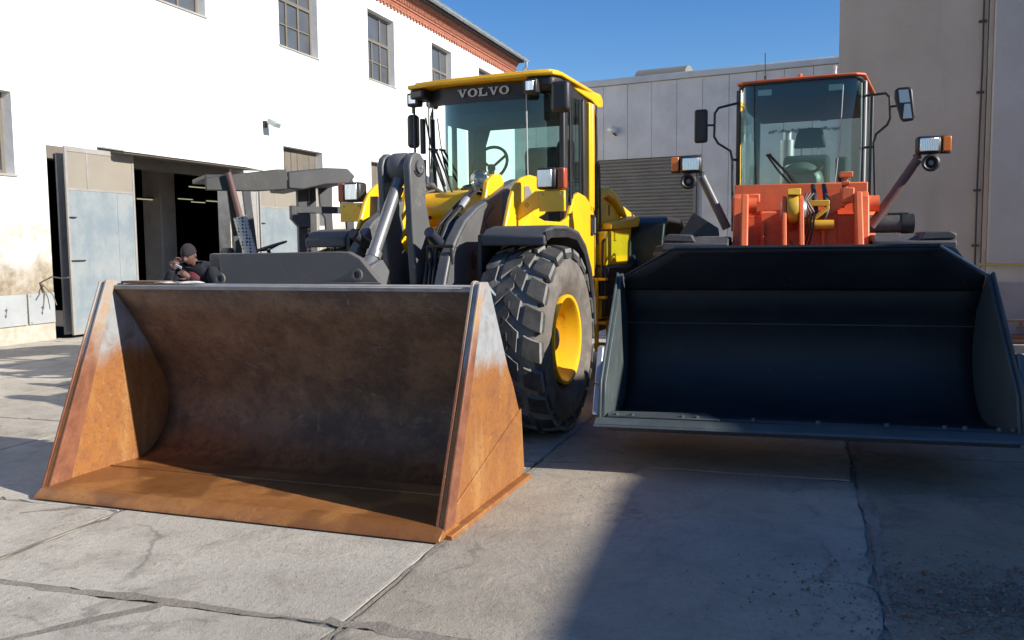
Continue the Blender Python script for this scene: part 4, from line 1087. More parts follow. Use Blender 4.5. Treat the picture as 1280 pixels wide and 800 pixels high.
for s, u, v in ((1, .60, -.33), (-1, -.83, -.16)):
    l = rear('work_lamp', MB().box(u - .07, u + .07, v - .03, v + .08, ZT - .04, ZT + .10), M['black'], bevel=.015)
    rear('lamp_lens', MB().box(u - .042, u + .042, v - .037, v - .031, ZT - .012, ZT + .078), M['reflector'], l, bevel=.004)
# maker's name on the visor strip
rear('sun_strip', MB().grid([[(p[0], p[1] - .046, 3.06), (p[0], p[1] - .047, ZT + .118)] for p in cur]), M['black'], cab)
def letter_polys(ch):
    Q = lambda x0, x1, z0, z1: [(x0, z0), (x1, z0), (x1, z1), (x0, z1)]
    if ch == 'V':
        return [[(.10, 1), (.36, 1), (.58, .28), (.80, 1), (.95, 1), (.62, 0), (.46, 0)], Q(.0, .46, .90, 1.02), Q(.70, 1.04, .90, 1.02)]
    if ch == 'L':
        return [Q(.14, .40, .0, 1.0), Q(.02, .54, .90, 1.02), Q(.02, .98, -.02, .12), [(.80, .12), (.98, .12), (.98, .40), (.90, .40)]]
    if ch == 'O':
        n = 20; out = []
        for i in range(n):
            a, b = 2 * math.pi * i / n, 2 * math.pi * (i + 1) / n
            c = lambda t, rx, rz: (.53 + rx * math.cos(t), .5 + rz * math.sin(t))
            out.append([c(a, .26, .40), c(a, .53, .54), c(b, .53, .54), c(b, .26, .40)])
        return out
lt = MB(); x = -.285; h = .078; wl = .110
for ch in 'VOLVO':
    for p in letter_polys(ch):
        lt.prism([(x + a * wl * .95, 3.115 + b * h) for a, b in p], 'y', -.196, -.190)
    x += wl * 1.08
rear('maker_name', lt, M['letter'], cab)
# interior
rear('headliner', MB().box(-.74, .76, .0, 1.0, 2.92, ZT), M['seat'], cab, bevel=.03)
rear('sun_visor', MB().box(-.45, .42, -.05, -.03, 2.83, 2.97), M['seat'], cab, bevel=.01)
rear('dashboard', MB().prism([(-.06, 1.79), (-.06, 2.14), (.06, 2.26), (.22, 2.22), (.3, 1.79)], 'x', -.40, .12), M['seat'], cab, bevel=.06, seg=3)
rear('console', MB().prism([(.3, 1.79), (.3, 2.15), (.45, 2.2), (.85, 2.15), (.85, 1.79)], 'x', .42, .62), M['seat'], cab, bevel=.04)
st = MB()
N = 40
ring = [(-.10 + .20 * math.cos(2 * math.pi * i / N), .16 + .09 * math.sin(2 * math.pi * i / N), 2.46 + .185 * math.sin(2 * math.pi * i / N)) for i in range(N + 1)]
st.tube(ring, .017, 8, cap=False)
for a_ in (.5, 2.64, 4.71):
    st.tube([(-.10, .20, 2.42), (-.10 + .19 * math.cos(a_), .16 + .085 * math.sin(a_), 2.46 + .175 * math.sin(a_))], .015, 6)
st.tube([(-.10, .20, 2.42), (-.10, .14, 2.1)], .035, 12).ico((-.10, .20, 2.42), .045, 2)
rear('steering_wheel', st, M['black'], cab)
se = MB().box(-.06, .46, .45, .95, 1.95, 2.12).prism([(.86, 2.05), (.80, 2.62), (.88, 2.70), (.98, 2.66), (.99, 2.05)], 'x', .0, .46)
rear('driver_seat', se, M['seat'], cab, bevel=.05, seg=3)
rear('headrest', MB().box(.40, .60, .78, .90, 2.30, 2.75), M['seat'], cab, bevel=.08, seg=3)
rear('inner_post', MB().prism([(-.70, 2.0), (-.58, 2.0), (-.58, 2.75), (-.46, ZT), (-.70, ZT)], 'y', .98, 1.04).box(-.765, -.70, .13, .34, 1.8, ZT), M['seat'], cab)
rear('lever_set', MB().tube([(.44, .40, 2.15), (.43, .36, 2.30)], .012, 6).tube([(.50, .40, 2.15), (.49, .36, 2.30)], .012, 6).ico((.43, .36, 2.32), .025, 1).ico((.49, .36, 2.32), .025, 1), M['black'], cab)
# yellow cowl under the windshield
rear('cowl', MB().prism([(-.16, 1.50), (-.16, 2.16), (-.20, 2.175), (-.34, 2.10), (-.46, 1.95), (-.48, 1.50)], 'x', -.74, .42), M['yellow'], bevel=.02)
rear('cowl_rib', MB().prism([(-.21, 2.15), (-.36, 2.10), (-.50, 1.95), (-.46, 1.95), (-.34, 2.08)], 'x', -.38, -.355), M['yellow'])
# wipers
wp = MB().tube([(-.33, -.34, 2.06), (-.50, -.24, 2.36), (-.62, -.17, 2.60)], .014, 6).tube([(-.25, -.34, 2.05), (-.42, -.24, 2.36), (-.56, -.18, 2.60)], .012, 6).tube([(-.66, -.15, 2.62), (-.54, -.18, 2.60)], .014, 6).tube([(-.70, -.14, 2.95), (-.64, -.165, 2.70), (-.52, -.175, 2.40), (-.46, -.175, 2.22)], .010, 6)
rear('wiper', wp, M['black'])
# mirrors
mr = rear('mirror', MB().box(.81, 1.0, -.36, -.24, 2.87, 3.17), M['black'], bevel=.045, seg=4)
rear('mirror_arm', MB().tube([(.80, -.10, 3.12), (.88, -.24, 3.12), (.90, -.27, 3.0)], .014, 8), M['black'], mr)
mr = rear('mirror', MB().box(-1.02, -.90, -.02, .10, 2.66, 3.02), M['black'], bevel=.045, seg=4)
rear('mirror_glass', MB().box(-1.01, -.925, .101, .103, 2.70, 2.98), M['mirror_glass'], mr)
rear('mirror_arm', MB().tube([(-.84, -.04, 3.12), (-.885, -.06, 3.09), (-.885, -.06, 2.2), (-.80, .05, 2.1)], .014, 8).tube([(-.96, .03, 3.03), (-.96, .03, 3.1), (-.89, -.05, 3.12)], .008, 6), M['black'], mr)
mr = rear('mirror', MB().box(-.97, -.88, -.02, .06, 2.42, 2.60), M['black'], bevel=.035, seg=3)
rear('mirror', MB().box(-.80, -.75, -.10, -.05, 2.22, 2.52).box(-.80, -.75, -.10, -.05, 2.58, 2.95), M['black'], bevel=.01)
# grey round lamp/beacon on the tower
rear('cab_step_lamp', MB().ico((.30, -.85, 2.22), .10, 2, (1.1, .7, 1)), M['lens_glass'])
# rear body: hood, fender, tank, steps
hood = [(1.10, 1.30), (1.10, 2.18), (1.45, 2.26), (1.9, 2.20), (2.6, 2.08), (3.4, 1.9), (3.45, 1.1), (1.6, 1.1)]
rear('engine_hood', MB().prism(hood, 'x', -.62, .62), M['yellow'], bevel=.05, seg=3)
rfen = [(.95, 1.98), (1.02, 2.22), (1.25, 2.25), (1.55, 2.18), (1.78, 2.05), (1.95, 1.92), (1.86, 1.92), (1.70, 1.99), (1.52, 2.08), (1.25, 2.13), (1.06, 2.10)]
rear('side_arch', MB().prism(rfen, 'x', .62, .86), M['yellow'], bevel=.02)
rear('side_box', MB().prism([(1.0, 1.40), (1.0, 2.08), (1.25, 2.12), (1.50, 2.08), (1.70, 1.99), (1.86, 1.92), (1.94, 1.40)], 'x', .62, .80), M['yellow'], bevel=.015)
rear('side_ledge', MB().prism([(.98, 1.76), (.98, 1.83), (2.02, 1.93), (2.06, 1.88), (2.0, 1.80)], 'x', .80, .98), M['yellow'], bevel=.012)
sb = rear('tank_side', MB().prism([(.93, 1.36), (.93, 1.74), (1.88, 1.80), (1.80, 1.42), (1.70, 1.36)], 'x', .62, .93), M['yellow'], bevel=.02)
rear('keyhole', MB().box(.861, .866, 1.22, 1.26, 1.92, 2.04), M['black'], sb)
rear('hinge', MB().box(.931, .95, 1.20, 1.30, 1.64, 1.72), M['yellow'], sb)
rear('tank', MB().prism([(.88, 1.36), (1.75, 1.36), (1.95, 1.48), (2.02, 1.30), (1.85, 1.0), (1.2, .8), (.88, .8)], 'x', .50, .96), M['black'], bevel=.03)
for s in (-1, 1):
    p_ = [(1.98, 1.30), (1.98, 1.62), (2.06, 1.84), (2.25, 1.93), (2.9, 1.90), (3.3, 1.62), (3.45, 1.2), (3.40, 1.2), (3.24, 1.6), (2.88, 1.84), (2.27, 1.86), (2.12, 1.78), (2.04, 1.60), (2.04, 1.30)]
    fr_ = rear('rear_fender', MB().prism(p_, 'x', s * .74, s * 1.28), M['black'], bevel=.03, seg=3)
    rear('fender_cheek', MB().prism([(2.02, 1.2), (2.02, 1.62), (2.10, 1.82), (2.26, 1.88), (2.86, 1.86), (3.0, 1.2)], 'x', s * .70, s * .739), M['slate_light'], fr_)
rear('rear_mudflap', MB().prism([(1.86, 1.70), (1.96, 1.62), (1.98, 1.05), (1.92, 1.05), (1.90, 1.5)], 'x', .72, .90), M['fender'], bevel=.01)
ld = rear('ladder', MB().prism([(.80, .42), (.80, 1.22), (.84, 1.22), (.84, .42)], 'x', .84, .88).prism([(1.22, .42), (1.10, 1.22), (1.14, 1.22), (1.26, .42)], 'x', .84, .88).prism([(.84, .78), (.92, 1.22), (1.08, 1.22), (1.18, .78)], 'x', .70, .90), M['yellow'], bevel=.006)
for zz in (.45, .72, 1.0, 1.2):
    rear('rung', MB().box(.74, .96, .82, 1.2, zz, zz + .03), M['yellow'], ld, bevel=.004)
rear('handrail', MB().tube([(.90, .86, 1.05), (.91, .88, 1.62), (.91, .96, 1.66), (.91, 1.04, 1.62), (.92, 1.22, 1.15)], .016, 8).tube([(.86, .95, 1.7), (.86, .93, 2.2), (.86, .90, 2.5)], .013, 8), M['black'], ld)
for s in (-1, 1): wheel(vol, s * 1.06, 1.6 + 4.5 - 4.5, .3, s, RZ).location = RP + Matrix.Rotation(RZ, 3, 'Z') @ Vector((s * .96, 2.72, .8))
rear('rear_axle', MB().tube([(-.9, 2.72, .8), (.9, 2.72, .8)], .16, 16), M['grey_dark'])
rear('counterweight', MB().box(-.7, .7, 3.2, 3.9, .7, 1.5), M['grey_dark'], bevel=.06)
rear('exhaust_stack', MB().tube([(.35, 1.9, 2.0), (.35, 1.9, 2.9), (.35, 1.98, 3.0)], .06, 14), M['grey_dark'])

# ================================================================== ORANGE LOADER
HO, HA = (1.9176, 5.9079), R(15)
hit = thing('wheel_loader', 'orange wheel loader with a dark slate bucket held just above the ground', 'wheel loader', (HO[0], HO[1], 0), -HA, 'parked wheel loaders')
W2 = 1.345
pin2 = [(.02, .385), (.40, .335), (.76, .29)] + arc(.84, .76, .47, -97, 12, 10) + [(1.24, 1.05), (1.06, 1.25)]
b2 = shell(pin2, W2 - .02, M['slate'], hit, 'bucket', .03, .002)
gd = MB()
for i in range(2): pass
rows = []
for t_ in [j / 12 for j in range(13)]:
    v = 1.06 - .30 * t_ - .02 * math.sin(t_ * 3); z = 1.25 + .315 * t_
    half = 1.31 if z < 1.345 else 1.31 - (z - 1.345) / .22 * .38
    if t_ > .93: v -= .02
    rows.append([(-half + 2 * half * i / 16 + (.035 if z > 1.35 else 0) * t_, v, z) for i in range(17)])
g_ = obj('spill_guard', MB().grid(rows), M['slate'], b2); m_ = g_.modifiers.new('solid', 'SOLIDIFY'); m_.thickness = .022; m_.offset = 1
obj('guard_lip', MB().tube([(-.90, .735, 1.57), (.965, .735, 1.57)], .016, 10), M['slate'], b2)
obj('guard_edge', MB().tube([(.975, .745, 1.565), (1.335, .955, 1.352)], .012, 8), M['steel'], b2)
obj('guard_edge', MB().tube([(-.91, .745, 1.565), (-1.30, .955, 1.352)], .010, 8), M['slate'], b2)
obj('guard_ear', MB().prism([(.93, 1.52), (1.02, 1.575), (1.12, 1.55), (1.18, 1.47), (1.12, 1.42)], 'y', .99, 1.03), M['slate_light'], b2, bevel=.006, seg=1)
for s in (-1, 1):
    obj('side_plate', MB().prism([(.03, .36), (.10, .62), (.92, 1.345), (1.0, 1.37), (1.10, 1.30), (1.33, .95), (1.33, .60), (1.10, .32), (.85, .25), (.6, .27)], 'x', s * (W2 - .024), s * W2), M['slate_light'], b2, bevel=.003, seg=1)
    obj('side_cutter', MB().prism([(-.01, .365), (.06, .64), (.90, 1.38), (.98, 1.36), (.20, .60), (.14, .365)], 'x', s * (W2 + .0005), s * (W2 + .016)), M['slate_light'], b2, bevel=.003, seg=1)
    for z0, z1 in ((.40, .60), (.61, .86)):
        a0, a1 = (z0 - .36) * .55, (z1 - .36) * .55
        obj('wear_strip', MB().prism([(-.02 + a0, z0), (-.02 + a1, z1), (.06 + a1, z1), (.06 + a0, z0)], 'x', s * (W2 + .017), s * (W2 + .062)), M['steel'] if s < 0 else M['slate_light'], b2, bevel=.008)
obj('cutting_edge', MB().prism([(-.13, .345), (-.12, .362), (-.02, .388), (.26, .362), (.26, .33), (.0, .345)], 'x', -W2 - .03, W2 + .03), M['slate_light'], b2, bevel=.003, seg=1)
obj('edge_under', MB().prism([(-.02, .30), (-.02, .343), (.5, .30), (.5, .26)], 'x', -W2 + .05, W2 - .02), M['navy'], b2, bevel=.004, seg=1)
obj('edge_gusset', MB().prism([(-1.30, .02), (-1.30, .20), (-.62, .24), (-.52, .02)], 'z', .388, .398), M['slate_light'], b2, bevel=.002, seg=1)
for u in (-1.24, -1.13, -.78, -.68, -.30, .12, .55, .90, 1.02, 1.22, 1.30):
    obj('edge_bolt', MB().lathe([(.39, 0.016), (.412, .015), (.412, 0)], (u, .06, 0), 'z', 8, False), M['slate_light'], b2)
obj('weld_bead', MB().tube([(-W2 + .03, 1.052, 1.252), (W2 - .03, 1.052, 1.252)], .006, 6).tube([(-W2 + .03, 1.262, .95), (W2 - .03, 1.262, .95)], .005, 6), M['slate_light'], b2)
obj('guard_bolts', MB().tube([(-.12, .985, 1.29), (-.12, .97, 1.28)], .011, 8).tube([(-.03, .985, 1.29), (-.03, .97, 1.28)], .011, 8).tube([(-.12, .955, 1.325), (-.12, .94, 1.315)], .011, 8).tube([(-.03, .955, 1.325), (-.03, .94, 1.315)], .011, 8), M['slate'], b2)
obj('bucket_bracket', MB().prism([(1.33, .5), (1.45, 1.1), (1.8, .9), (1.7, .45)], 'x', -.52, -.44).prism([(1.33, .5), (1.45, 1.1), (1.8, .9), (1.7, .45)], 'x', .44, .52), M['slate'], b2)

# orange front frame, arms and linkage
obj('front_frame', MB().box(-.50, .66, 2.75, 3.6, .55, 1.86), M['orange'], hit, bevel=.02)
fp = obj('front_panel', MB().box(-.50, .74, 3.02, 3.06, 1.20, 2.17), M['orange'], hit, bevel=.01)
obj('panel_step', MB().prism([(2.74, 1.3), (2.74, 1.885), (2.80, 1.90), (3.02, 1.90), (3.02, 1.3)], 'x', -.25, .45), M['orange'], fp, bevel=.012)
obj('panel_plate', MB().prism([(-.24, 1.52), (-.24, 1.66), (-.10, 1.69), (.0, 1.64), (.06, 1.54), (.06, 1.50)], 'y', 2.71, 2.738), M['orange'], fp, bevel=.006)
for u in (-.245, .30):
    obj('panel_rib', MB().box(u, u + .03, 2.64, 2.739, 1.3, 1.80), M['orange'], fp, bevel=.006)
arm = [(2.20, 1.2), (2.45, 1.55), (2.56, 2.02), (2.62, 2.06), (2.78, 2.06), (2.88, 1.98), (2.92, 1.7), (2.9, 1.2)]
for s, u0, u1 in ((-1, -.50, -.385), (1, .60, .70)):
    a_ = obj('arm_tower', MB().prism(arm, 'x', u0, u1), M['orange'], hit, bevel=.012)
    obj('pin_boss', MB().lathe([(u0 - .02, 0), (u0 - .02, .075), (u1 + .10, .075), (u1 + .10, 0)][::-1], (0, 2.70, 1.95), 'x', 22), M['orange'], a_)
    obj('arm_cap', MB().box(u0 + .11 * (s < 0) - .02, u1 + .13, 2.70, 2.90, 1.98, 2.065) if s < 0 else MB().box(u0 - .13, u0 - .02, 2.62, 2.85, 1.96, 2.10), M['orange'], a_, bevel=.012)
lb_ = [(1.45, .75), (1.9, 1.15), (2.2, 1.6), (2.42, 2.05), (2.50, 2.05), (2.40, 1.6), (2.2, 1.1), (1.7, .6)]
for u0, u1 in ((-.425, -.36), (.565, .625)):
    obj('lift_arm', MB().prism(lb_, 'x', u0, u1), M['orange'], hit, bevel=.012)
lev2 = [(1.75, 1.2), (2.15, 1.55), (2.36, 1.90), (2.42, 2.0), (2.52, 2.03), (2.60, 1.98), (2.60, 1.85), (2.50, 1.60), (2.4, 1.2)]
for u0, u1 in ((-.06, -.025), (.085, .125)):
    obj('bell_crank', MB().prism(lev2, 'x', u0, u1), M['orange'], hit, bevel=.008)
hb = obj('crank_hub', MB().lathe([(-.02, .03), (-.02, .125), (.0, .135), (.06, .135), (.08, .125), (.08, .03)][::-1], (0, 2.47, 1.905), 'x', 28), M['hub_yellow'], hit)
obj('hub_cap', MB().lathe([(-.075, .0), (-.075, .07), (-.062, .09), (-.062, 0)][::-1], (0, 2.47, 1.9), 'x', 20).lathe([(.127, 0), (.127, .085), (.15, .07), (.15, 0)][::-1], (0, 2.47, 1.9), 'x', 20), M['steel'], hb)
obj('hub_top', MB().prism([(2.36, 2.03), (2.40, 2.09), (2.54, 2.09), (2.56, 2.02)], 'x', -.02, .10), M['hub_yellow'], hb, bevel=.008)
yb = obj('yellow_bracket', MB().box(.15, .36, 2.56, 2.62, 1.93, 1.985).prism([(.12, 1.80), (.20, 1.83), (.34, 1.93), (.36, 1.93), (.36, 1.90), (.22, 1.79), (.13, 1.75)], 'y', 2.55, 2.58), M['hub_yellow'], hit, bevel=.006)
obj('cylinder_eye', MB().tube([(.18, 2.58, 1.76), (.40, 2.58, 1.76)], .045, 16), M['hub_yellow'], yb)
obj('tilt_cylinder', MB().tube([(.035, 2.55, 1.95), (.035, 3.0, 1.6)], .08, 18), M['orange'], hit)
for u in (.235, .335):
    obj('hose', MB().tube([(u, 2.95, 2.14), (u, 2.86, 2.10), (u, 2.66, 2.0), (u + .01, 2.6, 1.9), (u - .02, 2.6, 1.78)], [.022, .022, .026, .02, .02], 10), M['black'], hit)
for dx in (0, .03, .06):
    hz = MB().tube([(.16 + dx, 2.60, 2.05), (.13 + dx * .5, 2.52, 1.98), (.17 + dx, 2.50, 1.86), (.15 + dx, 2.52, 1.7), (.1 + dx, 2.5, 1.5)], .010, 6)
    obj('hose', hz, M['black'], hit)
hz = MB().tube([(.50, 2.95, 2.2), (.50, 2.85, 2.1), (.47, 2.8, 2.02), (.50, 2.75, 1.92)], .009, 6)
obj('cable', hz, M['black'], hit)
obj('orange_stay', MB().prism([(.30, 1.8), (.36, 2.02), (.52, 2.08), (.60, 2.0), (.50, 1.93)], 'y', 2.66, 2.70), M['orange'], hit, bevel=.008)
pm = obj('lamp_post', MB().box(.47, .585, 2.84, 2.90, 2.205, 2.26).tube([(.53, 2.87, 2.2), (.52, 2.88, 2.0)], .018, 8).box(.49, .56, 2.85, 2.89, 2.13, 2.17), M['orange'], hit, bevel=.006)
obj('front_axle', MB().tube([(-1.1, 3.0, .8), (1.1, 3.0, .8)], .16, 16), M['grey_dark'], hit)
for s in (-1, 1): wheel(hit, s * 1.03 + .05, 3.05, .4, s)
# fenders and the gear on them
for s, a, b in ((-1, .53, 1.12), (1, .70, 1.36)):
    f_ = obj('fender', MB().prism([(2.15, 1.54), (2.15, 1.60), (2.3, 1.66), (3.5, 1.66), (3.8, 1.45), (3.9, 1.1), (3.86, 1.1), (3.75, 1.4), (3.48, 1.60), (2.3, 1.60)], 'x', s * a, s * b), M['fender'], hit, bevel=.012)
    obj('fender_front', MB().prism([(s * a, 1.35), (s * a, 1.56), (s * (b - .03), 1.57), (s * (b - .05), 1.50), (s * (b - .16), 1.42), (s * (b - .16), 1.35)], 'y', 2.30, 2.34), M['black'], f_, bevel=.006, seg=1)
    obj('fender_tip', MB().prism([(s * (b - .30), 1.61), (s * (b - .26), 1.68), (s * (b - .06), 1.69), (s * (b + .0), 1.66), (s * (b - .01), 1.62)], 'y', 2.16, 2.6), M['fender'], f_, bevel=.012)
obj('rubber_flap', MB().prism([(-.855, 1.89), (-1.0, 1.665), (-.62, 1.665), (-.63, 1.74)], 'y', 2.42, 2.46), M['black'], hit, bevel=.006)
ac = obj('air_canister', MB().tube([(.70, 2.9, 1.765), (1.02, 2.9, 1.765)], .085, 24), M['fender'], hit)
obj('canister_cap', MB().tube([(1.021, 2.9, 1.765), (1.13, 2.9, 1.765)], .093, 24).box(.9, 1.08, 2.87, 2.93, 1.85, 1.867), M['black'], ac)
# lamps on slanting struts
for s, p, q, c, mt in ((-1, (-.56, 2.75, 1.74), (-.80, 2.70, 2.24), (-.90, 2.36), M['grey_paint']), (1, (.74, 2.75, 1.74), (1.12, 2.70, 2.34), (1.20, 2.465), M['orange_old'])):
    sr = obj('lamp_strut', MB().tube([p, q], .042, 14).tube([q, (q[0] - s * .01, q[1], q[2] + .05)], .035, 10), mt, hit)
    hl = obj('headlight', MB().box(c[0] - .105, c[0] + .105, 2.62, 2.74, c[1] - .085, c[1] + .075), M['black'], hit, bevel=.03)
    obj('headlight_lens', MB().box(c[0] - .078, c[0] + .078, 2.608, 2.619, c[1] - .062, c[1] + .055), M['reflector'], hl, bevel=.008)
    obj('turn_signal', MB().box(*sorted((c[0] + s * .115, c[0] + s * .185)), 2.63, 2.70, c[1] - .065, c[1] + .07), M['orange_lens'], hl, bevel=.008)
    obj('signal_back', MB().box(*sorted((c[0] + s * .10, c[0] + s * .19)), 2.70, 2.73, c[1] - .08, c[1] + .08), M['black'], hl)
    h = (c[0] + s * .02, 2.66, c[1] - .165)
    hr = obj('horn', MB().lathe([(2.66, .0), (2.66, .075), (2.63, .078), (2.62, .060), (2.645, .030), (2.645, .0)][::-1], (h[0], 0, h[2]), 'y', 22), M['black'], hit)
    obj('horn_centre', MB().lathe([(2.644, .0), (2.625, .0), (2.625, .022), (2.644, .026)], (h[0], 0, h[2]), 'y', 14), M['fork_grey'], hr)

# cab of the orange loader (its rear half is turned)
CR = R(-10)
def o_local(w):
    d = Vector((w[0] - HO[0], w[1] - HO[1], 0)); return Matrix.Rotation(HA, 3, 'Z') @ d
CP = o_local((2.87, 9.06))
def orear(name, mb, mat, parent=None, **k):
    if parent is None: return obj(name, mb, mat, hit, loc=CP, rz=CR, **k)
    return obj(name, mb, mat, parent, **k)
pl2 = [(-.60, .12), (-.52, .02), (-.42, .0), (.42, .0), (.52, .02), (.60, .12), (.62, 1.3), (-.62, 1.3)]
cab2 = orear('cab', MB().prism([(p[0] * .97, p[1] + .02) for p in pl2], 'z', 1.55, 2.10), M['orange'], bevel=.02)
cur2 = [(-.60, .14), (-.575, .06), (-.52, .02), (-.42, .0), (-.2, -.012), (.0, -.016), (.2, -.012), (.42, .0), (.52, .02), (.575, .06), (.60, .14)]
def rz_(u, top): 
    e = max(0, abs(u) - .52) / .08
    return (3.20 - .05 * e * e) if top else (2.125 + .03 * e * e)
orear('windshield', MB().grid([[(p[0], p[1], rz_(p[0], 0)), (p[0], p[1] - .01, 2.6), (p[0], p[1] + .0, rz_(p[0], 1))] for p in cur2]), M['cab_glass'], cab2)
sl = MB()
loop = [(p[0], p[1] - .004, rz_(p[0], 1)) for p in cur2] + [(cur2[-1][0], cur2[-1][1], 2.6)] + [(p[0], p[1] - .004, rz_(p[0], 0)) for p in cur2[::-1]] + [(cur2[0][0], cur2[0][1], 2.6)]
sl.tube(loop + [loop[0]], .017, 8, cap=False)
orear('seal', sl, M['black'], cab2)
orear('glass_seam', MB().tube([(-.435, -.006, 3.18), (-.42, -.018, 2.6), (-.40, -.008, 2.14)], .006, 6), M['fork_grey'], cab2)
orear('glass_seam', MB().tube([(.42, -.012, 3.12), (.40, -.020, 2.6), (.36, -.012, 2.14)], .005, 6), M['trim'], cab2)
orear('side_glass', MB().add([(-.60, .2, 2.15), (-.61, 1.2, 2.15), (-.61, 1.2, 3.15), (-.60, .2, 3.15)], [(0, 1, 2, 3)]), M['cab_glass'], cab2)
orear('side_glass', MB().add([(.60, .2, 2.15), (.61, 1.2, 2.15), (.61, 1.2, 3.15), (.60, .2, 3.15)], [(0, 1, 2, 3)]), M['cab_glass'], cab2)
orear('cab_post', MB().box(-.635, -.60, .13, .20, 2.05, 3.17), M['grey_dark'], cab2, bevel=.008)
orear('cab_post', MB().box(.60, .625, .13, .20, 2.05, 3.17), M['trim'], cab2, bevel=.008)
orear('cab_post', MB().box(.58, .63, 1.18, 1.28, 2.05, 3.17), M['grey_dark'], cab2, bevel=.008)
orear('cab_post', MB().box(-.63, -.58, 1.18, 1.28, 2.05, 3.17), M['grey_dark'], cab2, bevel=.008)
orear('rear_wall', MB().box(-.58, .58, 1.22, 1.28, 1.6, 2.25).box(-.58, .58, 1.22, 1.28, 3.02, 3.18), M['seat'], cab2)
orear('roof', MB().prism([(-.62, .06), (-.54, -.02), (-.3, -.045), (.3, -.045), (.54, -.02), (.62, .06), (.64, 1.35), (-.64, 1.35)], 'z', 3.205, 3.23), M['orange'], cab2, bevel=.012, seg=3)
orear('headliner', MB().prism([(.03, 3.19), (.05, 3.04), (.35, 2.96), (1.2, 2.94), (1.2, 3.19)], 'x', -.57, .57), M['seat'], cab2, bevel=.03)
orear('roof_knob', MB().lathe([(3.25, .02), (3.275, .022), (3.29, .0)], (.0, .1, 0), 'z', 10), M['orange'], cab2)
orear('roof_lamp', MB().lathe([(3.25, .015), (3.30, .012), (3.325, .02), (3.335, .0)], (.33, .12, 0), 'z', 10), M['white_paint'], cab2)
orear('antenna', MB().tube([(-.34, .1, 3.25), (-.34, .1, 3.29)], .014, 8).tube([(-.34, .1, 3.29), (-.345, .1, 3.52)], .005, 6), M['black'], cab2)
for u in (-.40, .28):
    orear('speaker_grille', MB().box(u, u + .14, .02, .034, 3.08, 3.14), M['trim'], cab2, bevel=.012)
# seat, dome, stack seen through the glass
st2 = orear('driver_seat', MB().prism([(.85, 2.05), (.80, 2.50), (.88, 2.55), (.98, 2.52), (1.0, 2.05)], 'x', -.26, .22), M['seat'], cab2, bevel=.06, seg=3)
orear('headrest', MB().prism([(-.16, 2.62), (-.12, 2.80), (-.09, 2.83), (.11, 2.83), (.14, 2.80), (.18, 2.62)], 'y', .86, .96), M['seat'], st2, bevel=.025, seg=3)
orear('headrest_rod', MB().tube([(-.08, .91, 2.64), (-.08, .91, 2.48)], .008, 6).tube([(.10, .91, 2.64), (.10, .91, 2.48)], .008, 6), M['steel'], st2)
orear('instrument_cowl', MB().ico((.02, .30, 2.20), .20, 3, (1.05, .8, 1.1)), M['grey_paint'], cab2)
orear('steering_wheel', MB().tube([(.02 + .19 * math.cos(2 * math.pi * i / 30), .25 + .12 * math.sin(2 * math.pi * i / 30), 2.36 + .06 * math.sin(2 * math.pi * i / 30)) for i in range(31)], .014, 8, cap=False), M['black'], cab2)
orear('side_console', MB().box(.33, .45, .3, .6, 2.05, 2.46), M['seat'], cab2, bevel=.03)
orear('freshener', MB().add([(.235, .1, 2.86), (.235, .102, 2.98)], []).prism([(.20, 2.80), (.27, 2.80), (.25, 2.83), (.262, 2.83), (.235, 2.885), (.208, 2.83), (.22, 2.83)], 'y', .10, .104).tube([(.235, .102, 2.88), (.235, .102, 3.03)], .002, 4), M['navy'], cab2)
gl = MB()
for i in range(22):
    u = -.46 + .74 * i / 21
    a = random.uniform(0, 3)
    gl.ico((u, 1.17, 2.845 + random.uniform(-.012, .012)), random.uniform(.012, .028), 1, (1, .5, .8))
orear('garland', gl, M['trim'], cab2)
orear('exhaust_stack', MB().tube([(-.38, 2.0, 1.9), (-.38, 2.0, 2.83)], .082, 20).tube([(-.38, 2.0, 2.83), (-.38, 2.0, 2.93)], .05, 16), M['steel'])
orear('engine_hood', MB().box(-.58, .58, 1.4, 3.2, 1.1, 2.05), M['orange'], bevel=.06, seg=3)
orear('rear_frame', MB().box(-.45, .45, .2, 3.0, .5, 1.1), M['grey_dark'], bevel=.02)
for s in (-1, 1):
    w_ = wheel(hit, 0, 0, .2, s, CR); w_.location = CP + Matrix.Rotation(CR, 3, 'Z') @ Vector((s * 1.0, 2.1, .8))
wp = MB().tube([(.04, -.06, 2.06), (-.18, -.045, 2.32), (-.28, -.035, 2.46)], .010, 6).tube([(.12, -.06, 2.06), (-.12, -.045, 2.32), (-.27, -.035, 2.49)], .009, 6).tube([(-.30, -.03, 2.47), (-.25, -.03, 2.485)], .012, 6).tube([(-.29, -.028, 2.49), (-.10, -.028, 2.29), (-.02, -.028, 2.17)], .007, 6)
orear('wiper', wp, M['black'])
# mirrors on tube frames
mf = MB().tube([(-.62, .12, 3.04), (-.80, .05, 2.995), (-.835, .03, 2.94), (-.84, .03, 2.70), (-.80, .04, 2.63), (-.68, .08, 2.55), (-.66, .08, 2.45), (-.655, .1, 1.72)], .013, 8).tube([(-.62, .12, 2.46), (-.66, .08, 2.46)], .013, 8).tube([(-.84, .03, 2.82), (-.96, .0, 2.82)], .011, 8)
mr_ = orear('mirror_arm', mf, M['black'])
orear('mirror', MB().box(-1.04, -.90, -.03, .03, 2.64, 2.985), M['black'], mr_, bevel=.028, seg=3)
mf = MB().tube([(.62, .12, 3.02), (.80, .06, 3.02), (.835, .05, 2.98), (.845, .05, 2.78), (.82, .06, 2.72), (.72, .09, 2.64), (.70, .1, 2.56), (.73, .1, 1.9)], .013, 8).tube([(.62, .12, 2.52), (.70, .1, 2.52)], .013, 8).tube([(.85, .05, 2.89), (1.04, .0, 2.89)], .011, 8)
mr_ = orear('mirror_arm', mf, M['black'])
